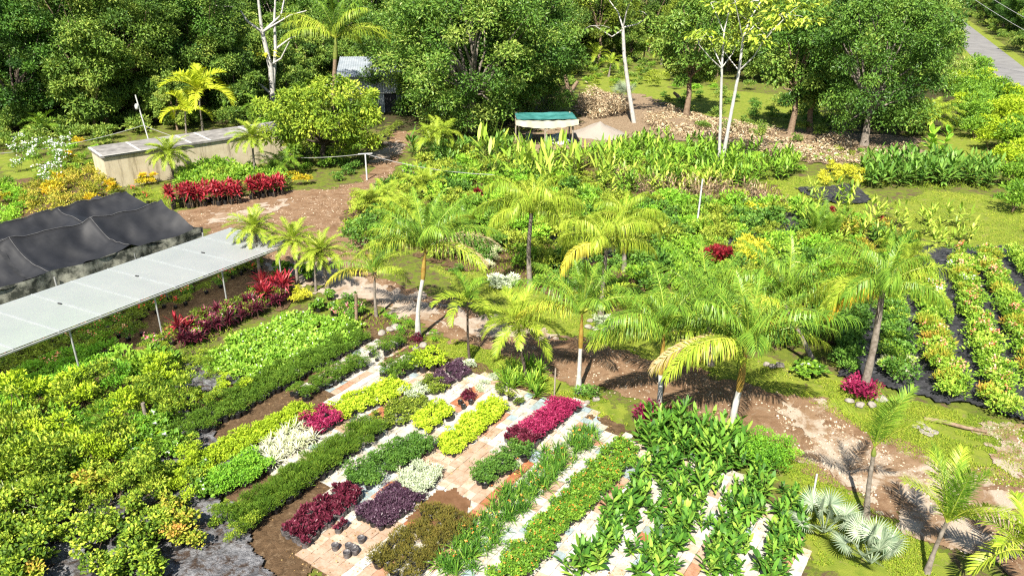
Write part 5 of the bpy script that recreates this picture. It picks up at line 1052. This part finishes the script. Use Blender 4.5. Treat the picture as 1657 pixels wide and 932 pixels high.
# flowering rows on black cloth at the right
ROWS = [([(1385, 612), (1402, 490), (1368, 490), (1352, 600)], 10, 1, ['dark_row_shrub'], 'dark green shrub in the leftmost row on the black cloth', 'dark shrubs of the leftmost cloth row'),
        ([(1475, 625), (1462, 470), (1420, 470), (1425, 620)], 12, 2, ['plain_ixora_shrub', 'dark_row_shrub', 'plain_ixora_shrub'], 'green shrub in the row behind the orange fronded palm', 'green shrubs behind the orange fronded palm'),
        ([(1560, 655), (1510, 450), (1468, 455), (1500, 650)], 16, 2, ['plain_ixora_shrub', 'ixora_shrub', 'plain_ixora_shrub', 'plain_ixora_shrub', 'tawny_shrub'], 'yellow green flowering shrub in the second cloth row from the right', 'shrubs of the second cloth row from the right'),
        ([(1650, 680), (1565, 420), (1530, 425), (1590, 675)], 20, 2, ['ixora_shrub', 'plain_ixora_shrub', 'tawny_shrub', 'ixora_shrub', 'plain_ixora_shrub', 'ixora_shrub'], 'coral flowered shrub in the longest row on the black cloth', 'shrubs of the longest cloth row'),
        ([(1710, 640), (1605, 420), (1572, 420), (1665, 640)], 18, 1, ['ixora_shrub', 'plain_ixora_shrub', 'tawny_shrub'], 'flowering shrub in the rightmost full row on the black cloth', 'shrubs of the rightmost full cloth row'),
        ([(1720, 500), (1655, 415), (1625, 420), (1690, 500)], 8, 1, ['plain_ixora_shrub'], 'green shrub in the short corner row at the right edge', 'shrubs of the short corner row')]
for q, nu_, nv_, kd, lb, gp_ in ROWS:
    nu_, nv_ = int(nu_*1.7), 1
    a, b, c, d = (G(*t)[:2] for t in q)
    for i in range(nu_):
        for j in range(nv_):
            s = (i+random.uniform(.2, .8))/nu_; t = (j+random.uniform(.3, .7))/nv_; p = (a*(1-s)+b*s)*(1-t)+(d*(1-s)+c*s)*t
            plant(random.choice(kd), 'row_shrub', p, lb, 'shrub', gp_, random.uniform(1.0, 1.26))
for u, v in ((1548, 442), (1552, 460), (1505, 482), (1498, 470), (1512, 492)): plant('white_ixora_shrub', 'row_shrub', G(u, v+8)[:2], 'shrub with white flower heads at the top of the cloth rows', 'shrub', 'white flowered shrubs of the cloth rows', 1.1)
for u, v in ((1435, 600), (1450, 610), (1462, 596)): plant('silver_field_shrub', 'grey_shrub', G(u, v)[:2], 'dull grey dried shrub right of the leaning grey trunk', 'shrub', 'grey dried shrubs by the leaning trunk', .8)
scatter(['dark_field_shrub', 'light_field_shrub', 'tawny_shrub'], 'field_shrub', [(1210, 500), (1220, 460), (1340, 440), (1400, 440), (1380, 500), (1320, 560), (1230, 560)], 30, .85, 'mixed shrub in the tangle behind the right track palms', 'shrub', 'mixed shrubs behind the right track palms', (.8, 1.2))
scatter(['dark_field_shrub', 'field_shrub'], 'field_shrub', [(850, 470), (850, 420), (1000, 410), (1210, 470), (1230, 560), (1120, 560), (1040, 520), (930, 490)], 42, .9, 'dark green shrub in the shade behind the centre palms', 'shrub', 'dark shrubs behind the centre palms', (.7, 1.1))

scatter(['light_field_shrub', 'tawny_shrub', 'yellow_back_shrub', 'vivid_field_shrub', 'dark_field_shrub'], 'mixed_shrub', [(1290, 405), (1335, 365), (1430, 375), (1490, 405), (1480, 440), (1440, 480), (1340, 470)], 38, .85, 'mixed shrub in the thicket between the lawn and the cloth rows', 'shrub', 'mixed shrubs between lawn and cloth rows', (.8, 1.2))
for u, v, s in ((1262, 345, .7), (1345, 352, .6), (1420, 368, .7)): plant('red_field_shrub', 'red_shrub', G(u, v)[:2], 'small red leaved shrub on the near edge of the lawn', 'shrub', 'small red shrubs at the lawn edge', s)
scatter(['undergrowth_shrub', 'dark_field_shrub'], 'undergrowth_shrub', [(1060, 152), (1180, 158), (1330, 180), (1345, 208), (1200, 192), (1090, 176)], 26, 1.6, 'dark shrub on the grass between the trunks right of the grove', 'shrub', 'dark shrubs between the right trunks', (.6, 1.1))
# ---------------------------------------------------------------- palms
YL = [(.75, 'palm_light')]
palm('tallest palm at the left of the track with swollen pale trunk and one dry frond', (677, 548), (688, 402), 'royal', 21, .1, shaft=1.3, shaftmat='crownshaft_rust', bark='bark_white', mats=[(.6, 'palm_light'), (.95, 'palm_dry')], scale=1.1, last=-1.9)
palm('small palm left of the tallest one with a shaggy dark neck', (609, 512), (606, 440), 'royal', 15, .06, mats=[(.5, 'palm_light'), (.9, 'palm_yellow')], scale=.72, skirt=True)
palm('thin dark stemmed young palm with a few feathery fronds by the silver cushion', (760, 588), (757, 488), 'manila', 8, .05, bark='bark_dark', mats=[(0, 'palm_leaf'), (.5, 'palm_light')], bulge=1.2)
palm('low feathery palm with a black trunk above the sword leaved clump', (852, 612), (838, 520), 'pygmy', 22, .07, bark='bark_dark', mats=[], scale=1.35, bulge=1.1)
palm('weeping light green palm on a grey trunk in the middle field', (858, 468), (860, 345), 'weeping', 21, .12, scale=1.1, bulge=1.2)
palm('palm with a rust coloured shaft beside the crimson bed', (936, 634), (942, 508), 'royal', 16, .09, shaft=1.3, shaftmat='crownshaft_rust', bark='bark_white', mats=[(.6, 'palm_light'), (.92, 'palm_yellow')], scale=.98)
palm('weeping palm standing in the stone ring beyond the track', (972, 520), (982, 400), 'weeping', 17, .1, scale=.95, mats=[(.9, 'palm_yellow')])
palm('pale weeping palm behind the stone ring palm', (1010, 440), (1012, 358), 'weeping', 16, .1, scale=.92)
palm('large palm with a yellow green shaft rising from the crimson skirt', (1063, 668), (1075, 540), 'royal', 18, .1, shaft=1.5, shaftmat='crownshaft_rust', bark='bark_white', mats=[(.75, 'palm_light')], scale=1.05)
palm('broad palm with drooping cream fronds right of the middle track palm', (1185, 700), (1208, 560), 'royal', 21, .12, shaft=1.6, shaftmat='crownshaft_rust', bark='bark_white', mats=[(.65, 'palm_light'), (.9, 'palm_yellow'), (.97, 'palm_dry')], scale=1.15, last=1.75)
palm('dark green palm beyond the track behind the broad one', (1150, 590), (1145, 505), 'royal', 17, .1, scale=1.1, mats=[(.8, 'palm_light')])
palm('palm on a slanting grey trunk beyond the track at the green mound', (1318, 590), (1268, 490), 'royal', 21, .09, scale=1.15, mats=[(.65, 'palm_light'), (.93, 'palm_yellow')])
palm('palm with a hanging orange frond on a leaning pale grey trunk', (1396, 636), (1428, 470), 'weeping', 21, .13, mats=[(0, 'palm_leaf'), (.5, 'palm_light'), (.97, 'palm_orange')], scale=1.05, bulge=1.35, last=1.9)
palm('young palm with three upright feather fronds beside the gravel', (1402, 838), (1415, 722), 'young', 5, .07, shaft=.3, mats=[(.6, 'palm_light')], scale=1.0, az0=.6)
palm('young palm at the lower right corner with twisted fronds', (1500, 925), (1532, 845), 'young', 9, .06, mats=[(.5, 'palm_light')], scale=.95)
palm('palm cut by the right border with low arching fronds', (1668, 965), (1660, 890), 'manila', 9, .07, scale=1.2)
palm('small round headed palm before the concrete block wall', (284, 300), (272, 248), 'pygmy', 30, .08, bark='bark_dark', scale=1.35, skirt=True)
palm('small round headed palm right of the concrete block', (416, 292), (408, 222), 'pygmy', 30, .08, bark='bark_grey', scale=1.4)
palm('small round headed palm at the far end of the canopy roof', (424, 458), (412, 368), 'pygmy', 28, .08, scale=1.05, skirt=True)
palm('small feathery palm right of the canopy corner', (481, 462), (474, 388), 'pygmy', 26, .07, scale=1.05, skirt=True)
palm('shaggy necked small palm left of the track', (530, 468), (520, 406), 'pygmy', 26, .08, scale=1.05, skirt=True)
palm('thin stemmed small palm close behind the shaggy necked one', (511, 470), (508, 418), 'pygmy', 16, .05, scale=.8)
palm('tall royal palm with a brown trunk before the metal shed', (541, 205), (543, 62), 'royal', 18, .24, scale=2.0, shaft=1.8, bark='bark_tan', mats=[(.4, 'palm_light')])
YP = [(0, 'palm_gold')]
palm('bright yellow arching palm behind the concrete block', (330, 222), (322, 148), 'manila', 12, .1, mats=YP, scale=2.3)
palm('smaller yellow arching palm left of the bright yellow one', (303, 225), (300, 180), 'manila', 9, .08, mats=YP, scale=1.7)
areca_clump('yellowish clumping palm beside the dirt lane', (706, 262), 2.1, 6, 6, scale=.85)
areca_clump('clumping palm right of the fork bush tree', (650, 385), 1.5, 6, 6, scale=.8)
areca_clump('bright clumping palm at the near side of the lane', (620, 345), 1.0, 5, 6, scale=.75)
areca_clump('clumping palm behind the tallest left palm', (735, 400), 1.4, 5, 6, scale=.75, mats=[(0, 'palm_leaf')])
areca_clump('fresh green clumping palm at the lane before the wire pole', (690, 318), .9, 5, 6, scale=.75)
areca_clump('low clumping palm in the garden right of the concrete block', (455, 285), .8, 5, 6, scale=.8, mats=[(0, 'palm_leaf')])
areca_clump('upright young palms in a group on black cloth before the lawn', (1325, 392), .8, 6, 5, style='young', scale=.7)
areca_clump('clumping palm in the shade under the right trees', (1500, 215), 1.4, 7, 6, scale=1.2)
areca_clump('clumping palm left of the papaya like plant', (1435, 205), 1.2, 7, 5, scale=1.1, mats=[(0, 'palm_leaf')])
areca_clump('feathery palm seedlings above the cloth rows', (1470, 430), .5, 5, 6, scale=.6)
fan_palm('large silver fan palm beside the leaning white stake', (1332, 866), 10, .82)
fan_palm('smaller silver fan palm at the lower edge right of the large one', (1408, 916), 10, .84)
fan_palm('distant blue grey fan palm behind the tall pale trunk', (1008, 165), 16, 1.6)
palm('distant feathery palm at the forest edge on the left', (75, 225), (70, 205), 'manila', 9, .1, scale=1.5, mats=[(0, 'palm_leaf')])
for k, (u, v, s) in enumerate(((905, 120, 1.3), (960, 112, 1.5), (1000, 90, 1.6), (1040, 100, 1.4), (935, 90, 1.6), (985, 125, 1.2), (920, 105, 1.7), (975, 85, 2.0), (1055, 85, 1.8), (1015, 75, 2.0), (890, 95, 1.8), (1070, 105, 1.5), (945, 70, 2.2))):
    palm('palm in the distant grove behind the pale tall trunk', (u, v), (u+4, v-22), 'manila', 9, .12, scale=s*1.2, group='palms of the distant grove', mats=[(0, 'palm_light' if k % 2 else 'palm_leaf')])
for u, v, s in ((380, 190, 1.4), (420, 200, 1.3), (490, 175, 1.5), (455, 165, 1.5)):
    palm('feathery palm in the dim garden behind the spreading tree', (u, v), (u, v-24), 'manila', 9, .12, scale=s, group='palms of the dim garden', mats=[(0, 'palm_leaf')])
plant('papaya_like', 'broad_leaf_plant', G(1508, 268)[:2], 'large drooping hand leaved plant behind the dark leaf band', 'plant', sc=1.05)

# ---------------------------------------------------------------- trees
def tree(kind_, uv, label, sc=1.0, group=None, name='broadleaf_tree', xy=None, rz=None):
    p = G(*uv)[:2] if xy is None else xy; return plant(kind_, name, p, label, 'tree', group, sc, rz)
tree('dense_tree', (765, 215), 'giant dense dark green tree at the centre reaching the ground', (1.35, 1.2, 1.12), rz=.6)
tree('dense_tree', (838, 195), 'dense green tree merging with the right side of the giant centre tree', (1.05, 1.05, 1.1), rz=2.0)
tree('dense_tree', (690, 185), 'dense green tree behind the left side of the giant centre tree', 1.0, rz=3.3)
tree('mango_tree', (1398, 236), 'big dense dark green tree at the right with a dark double trunk', (1.0, 1.0, 1.05), rz=.3)
tree('mango_tree', (1448, 200), 'dense green tree right behind the big right hand tree', (.8, .8, 1.05), rz=1.7)
tree('slim_tree', (1278, 218), 'slender leaning tree between the white barked pair and the big right tree', 1.15)
tree('slim_tree', (1310, 214), 'second slender tree with a vine wrapped trunk', 1.05)
tree('slim_tree', (1110, 188), 'round crowned tree above the windrow with a pale bare trunk', 1.2)
tree('forest_tree', (175, 208), 'broad green forest tree with a visible trunk above the garden', 1.05)
tree('dark_tree', (40, 218), 'forest tree at the left edge over the blossoms', .9)
tree('forest_tree', (335, 185), 'forest tree behind the yellow palms', 1.0)
tree('forest_tree', (255, 195), 'leaning forest tree left of the yellow palms', .95)
tree('spreading_tree', (528, 262), 'spreading yellow green tree with drooping sprays before the shed', 1.1, rz=1)
rr = random.Random(3)
placed = []
def grove(n, xr, yr, gap, kinds, label, group, sc):
    c = 0
    for _ in range(n*30):
        if c >= n: break
        x, y = rr.uniform(*xr), rr.uniform(*yr); u, v = topx(x, y)
        if not (-120 < u < 1780): continue
        d = (np.array([x, y])-ra); off = d@rp
        if -3.5 < off < 10.5: continue
        if 880 < u < 1110 and v > 104: continue
        if 1040 < u < 1350 and v > 135: continue
        if u > 1500 and off < 0 and y < 135: continue
        if 310 < u < 690 and y < 98: continue
        if any((x-a)**2+(y-b)**2 < gap*gap for a, b in placed): continue
        placed.append((x, y)); c += 1
        plant(rr.choice(kinds), 'forest_tree', (x, y), label, 'tree', group, rr.uniform(*sc))
grove(26, (-75, -16), (70, 98), 5.2, ['forest_tree', 'dark_tree', 'dark_tree', 'broad_leaf_tree'], 'tall tree of the dark forest behind the upper left garden', 'trees of the dark left forest', (.85, 1.2))
grove(34, (-90, 10), (98, 150), 6.5, ['forest_tree', 'dark_tree', 'mango_tree'], 'tree of the forest wall far behind the metal shed', 'trees of the far left forest wall', (.9, 1.3))
grove(46, (-5, 75), (88, 150), 5.2, ['pale_tree', 'forest_tree', 'broad_leaf_tree', 'pale_tree', 'mango_tree'], 'tree of the far grove behind the white barked trees', 'trees of the far centre grove', (.75, 1.15))
grove(26, (70, 190), (95, 240), 6.0, ['dark_tree', 'forest_tree'], 'tree of the dark wood along the asphalt road', 'trees along the asphalt road', (.8, 1.1))
grove(50, (-150, 200), (150, 300), 9, ['dark_tree', 'forest_tree', 'pale_tree'], 'tree of the distant forest at the upper edge of the view', 'trees of the distant forest', (1.0, 1.5))
tag(sheet('hill', [[(-700, 330), (700, 330), (900, 900), (-900, 900)]], 40, 2.0, 'hill_mat', 10, bumpy=24, px=False, freq=.01), None, None, kind='structure')
scatter(['undergrowth_shrub', 'dark_field_shrub', 'vivid_field_shrub'], 'undergrowth_shrub', [(330, 200), (340, 160), (420, 135), (620, 135), (640, 190), (560, 215), (420, 212)], 60, 1.5, 'leafy shrub in the dim garden round the tall royal palm', 'shrub', 'shrubs of the dim garden', (.8, 1.5))
scatter(['undergrowth_shrub', 'light_field_shrub', 'vivid_field_shrub'], 'grove_shrub', [(1050, 150), (1060, 110), (1340, 90), (1560, 90), (1560, 160), (1350, 150), (1200, 150)], 70, 1.5, 'bushy shrub on the far lawn behind the right hand trees', 'shrub', 'shrubs on the far lawn', (.9, 1.7))
for t_ in np.arange(-30, 210, 4.2):
    p = ra+rd*t_+rp*(11.5+rr.uniform(0, 7)); u, v = topx(*p)
    if 1450 < u < 1760: plant(rr.choice(['dark_tree', 'forest_tree', 'dark_tree']), 'forest_tree', p, 'dark tree of the row on the far bank of the asphalt road', 'tree', 'trees on the far road bank', rr.uniform(.55, .8))
grove(26, (-75, -18), (66, 84), 3.2, ['understory_tree'], 'small understory tree filling the gaps of the left forest edge', 'understory trees of the left forest', (.7, 1.15))
grove(30, (0, 62), (84, 125), 3.4, ['understory_tree'], 'small bushy tree among the far grove palms', 'small trees of the far grove', (.6, 1.1))
for u, v, k in ((385, 190, 1), (470, 172, .9), (500, 152, 1.1), (415, 152, 1.1), (600, 150, 1), (380, 160, 1.2), (455, 142, 1.2), (560, 140, 1.1), (645, 150, 1), (520, 132, 1.3), (360, 140, 1.2), (405, 128, 1.3)):
    tree('understory_tree', (u, v), 'small leafy tree in the dim garden round the tall royal palm', k, 'small trees of the dim garden', 'understory_tree')
scatter(['light_field_shrub', 'vivid_field_shrub'], 'weed_clump', [(1230, 232), (1300, 235), (1470, 258), (1440, 268), (1290, 262)], 26, .9, 'low green weed clump growing on the brush windrow', 'weed', 'weed clumps on the windrow', (.35, .6))
# hedge shrubs along the right edge
HE = [(1560, 215), (1545, 150), (1575, 120), (1620, 150), (1700, 190), (1720, 330), (1640, 330), (1615, 270)]
scatter(['hedge_tree', 'hedge_tree', 'green_hedge_tree'], 'hedge_shrub', HE, 54, 1.55, 'tall yellow green shrub in the thick hedge along the asphalt road', 'shrub', 'yellow green hedge shrubs by the road', (.9, 1.4))
scatter(['green_hedge_tree'], 'hedge_shrub', [(1625, 345), (1640, 260), (1720, 280), (1720, 400), (1665, 385)], 8, 1.7, 'big leaved green shrub at the right edge by the lawn', 'shrub', 'green shrubs at the right edge', (.6, .9))
scatter(['undergrowth_shrub'], 'undergrowth_shrub', [(1330, 205), (1350, 170), (1500, 180), (1560, 200), (1540, 230), (1460, 220)], 18, 1.8, 'shaded shrub under the right hand trees', 'shrub', 'shaded shrubs under the right trees', (.6, 1.0))
scatter(['undergrowth_shrub', 'light_field_shrub', 'field_shrub'], 'grove_shrub', [(890, 165), (880, 120), (990, 95), (1060, 110), (1040, 150), (960, 145)], 60, 1.3, 'low shrub in the distant palm grove', 'shrub', 'low shrubs in the distant grove', (.7, 1.2))
scatter(['undergrowth_shrub'], 'undergrowth_shrub', [(1130, 215), (1160, 190), (1260, 205), (1330, 220), (1310, 235)], 10, 1.8, 'dark shrub at the shaded back of the windrow', 'shrub', 'dark shrubs behind the windrow', (.5, .9))
scatter(['undergrowth_shrub'], 'verge_shrub', [(1600, 52), (1570, 28), (1590, 20), (1700, 90), (1700, 125)], 30, 2.2, 'dark shrub on the bank across the asphalt road', 'shrub', 'dark shrubs across the road', (1.0, 1.7))

# white barked trees with open whorls of yellow leaves
def pale_trunk_tree(label, base, trunks, leafmat_, leafs=34, group=None, size=1.15, thick=.8):
    b = G(*base); r = thing('white_barked_tree', label, 'tree', tuple(b), group=group); ch = []; lv = []; rg = np.random.default_rng(int(base[0]))
    for pts, rads, tips in trunks:
        P = np.array([at(u, v, b[1]+dy)-b for u, v, dy in pts]); P[0][2] = min(P[0][2], 0) if pts[0][1] == base[1] else P[0][2]
        ch += tube(P, np.linspace(rads[0], rads[1], len(P))*thick, 8)
        if tips:
            end = P[-1]
            for k in range(tips):
                c = end+np.array([rg.normal(0, .7), rg.normal(0, .8), rg.uniform(-.5, .7)])*size
                ch += tube([end, (end+c)/2+[0, 0, .1], c], [rads[1]*.8, rads[1]*.5, rads[1]*.25], 5)
                n = leafs; az = rg.uniform(0, 6.28, n); rr2 = rg.uniform(.2, .95, n)*size
                Q = c+np.column_stack([np.cos(az)*rr2, np.sin(az)*rr2, rg.normal(0, .16, n)]); D = np.column_stack([np.cos(az), np.sin(az), rg.uniform(-.7, .1, n)])
                lv.append(leaves(Q, D, np.tile([0, 0, 1.0], (n, 1))+rg.normal(0, .3, (n, 3)), rg.uniform(.3, .5, n)*size, rg.uniform(.12, .22, n)*size, np.clip(rg.normal(.5, .25, n), 0, 1), 'l'))
    obj('trunk', mk('trunk', ch, 'bark_white', True), r)
    if lv: obj('crown', mk('crown', lv, leafmat_), r)
pale_trunk_tree('slim white barked tree with yellow leaf whorls at left of the pair', (1163, 275), [
    ([(1163, 275, 0), (1166, 190, 0), (1168, 110, 0)], (.16, .11), 0), ([(1168, 110, 0), (1172, 50, 0), (1180, 18, .3)], (.1, .05), 3),
    ([(1168, 112, 0), (1150, 95, -.5), (1130, 72, -1)], (.07, .035), 2), ([(1168, 110, 0), (1185, 88, .6), (1198, 60, 1)], (.06, .03), 2), ([(1168, 108, 0), (1155, 80, 1), (1147, 60, 1.5)], (.06, .03), 1), ([(1172, 55, 0), (1160, 25, .5), (1150, 5, .8)], (.05, .03), 2)], 'palm_light')
pale_trunk_tree('taller white barked tree with spreading yellow crown at right of the pair', (1166, 278), [
    ([(1166, 278, 0), (1180, 200, 0), (1196, 115, 0)], (.19, .13), 0), ([(1196, 115, 0), (1203, 60, 0), (1214, 30, .5), (1232, 2, .8)], (.12, .05), 3),
    ([(1196, 115, 0), (1220, 92, -.8), (1240, 60, -1.3)], (.08, .04), 3), ([(1196, 115, 0), (1180, 95, 1), (1165, 75, 1.4)], (.06, .03), 1), ([(1205, 60, 0), (1222, 40, .8), (1262, 25, 1.4)], (.06, .03), 3), ([(1203, 70, 0), (1195, 30, -.8), (1190, 5, -1)], (.06, .03), 3), ([(1240, 62, -1.3), (1255, 45, -1.5), (1275, 25, -1.6)], (.05, .03), 3)], 'palm_light')
pale_trunk_tree('single pale leaning trunk with bare forked top before the grove', (1026, 200), [
    ([(1026, 200, 0), (1018, 150, 0), (1010, 90, 0), (1008, 45, 0)], (.28, .18), 0), ([(1008, 48, 0), (990, 60, -.5), (962, 42, -1)], (.1, .04), 2), ([(1008, 45, 0), (1030, 40, .5), (1050, 28, 1)], (.1, .04), 2), ([(1008, 45, 0), (1000, 20, .5), (985, 0, 1)], (.1, .05), 3), ([(1008, 45, 0), (1015, 15, -.5), (1025, -5, -1)], (.1, .05), 3)], 'forest_leaf', 40)
pale_trunk_tree('white bare branched tree with few yellow leaves over the spreading tree', (443, 180), [
    ([(443, 180, 0), (438, 110, 0), (424, 50, 0)], (.24, .15), 0), ([(441, 160, 0), (446, 80, .4), (444, 30, .6), (446, -10, .8)], (.16, .06), 0), ([(424, 52, 0), (418, 0, 0), (412, -40, 0)], (.13, .05), 2),
    ([(424, 52, 0), (400, 35, -.6), (385, 12, -1), (350, 10, -1.2)], (.11, .04), 0), ([(426, 52, 0), (455, 25, .5), (462, -10, .8)], (.1, .05), 1), ([(446, 80, .4), (470, 62, 1), (478, 60, 1.2)], (.08, .03), 0), ([(439, 105, 0), (455, 95, -.5), (468, 68, -.8)], (.09, .04), 0), ([(432, 84, 0), (438, 100, -.7)], (.06, .04), 1), ([(425, 52, 0), (470, 25, -.5), (496, 18, -.8)], (.08, .03), 0),
    ([(436, 150, 0), (405, 125, -.6), (392, 105, -1), (395, 82, -1.2)], (.12, .05), 0), ([(405, 125, -.6), (380, 125, -.8), (372, 115, -1)], (.07, .03), 0), ([(441, 165, 0), (490, 150, -1), (550, 132, -2)], (.1, .04), 0)], 'yellow_leaf', 30, thick=1.35)

# ---------------------------------------------------------------- camera and light
cam = bpy.data.cameras.new('camera'); cam.sensor_width = 36; cam.lens = 36*FPX/1657; cam.clip_end = 6000; cam.clip_start = .1
co = bpy.data.objects.new('camera', cam); C.objects.link(co); co.location = (0, 0, CAMH); co.rotation_euler = (R(90)-PITCH, 0, 0)
bpy.context.scene.camera = co
SUN_EL, SUN_AZ = R(50), R(196)      # azimuth measured clockwise from +Y towards +X
sd = Vector((math.sin(SUN_AZ)*math.cos(SUN_EL), math.cos(SUN_AZ)*math.cos(SUN_EL), math.sin(SUN_EL)))
sl = bpy.data.lights.new('sun', 'SUN'); sl.energy = 5.0; sl.angle = R(.5); sl.color = (1, .94, .83)
so = bpy.data.objects.new('sun', sl); C.objects.link(so); so.rotation_euler = (-sd).to_track_quat('-Z', 'Y').to_euler()
w_ = bpy.data.worlds.new('World'); bpy.context.scene.world = w_; w_.use_nodes = True
nt = w_.node_tree; nt.nodes.clear(); o_ = nt.nodes.new('ShaderNodeOutputWorld'); bg = nt.nodes.new('ShaderNodeBackground'); sk = nt.nodes.new('ShaderNodeTexSky')
sk.sky_type = 'NISHITA'; sk.sun_disc = False; sk.sun_elevation = SUN_EL; sk.sun_rotation = SUN_AZ
bg.inputs[1].default_value = .065
nt.links.new(sk.outputs[0], bg.inputs[0]); nt.links.new(bg.outputs[0], o_.inputs[0])
s_ = bpy.context.scene; vs = s_.view_settings; vs.view_transform = 'Standard'; vs.look = 'None'; vs.exposure = 1.38; s_.cycles.filter_width = 1.25; vs.gamma = 1
s_.render.engine = 'CYCLES'; cy = s_.cycles; cy.max_bounces = 5; cy.diffuse_bounces = 3; cy.glossy_bounces = 2; cy.transmission_bounces = 3; cy.transparent_max_bounces = 4
cy.caustics_reflective = False; cy.caustics_refractive = False; cy.sample_clamp_indirect = 6
cy.use_denoising = False
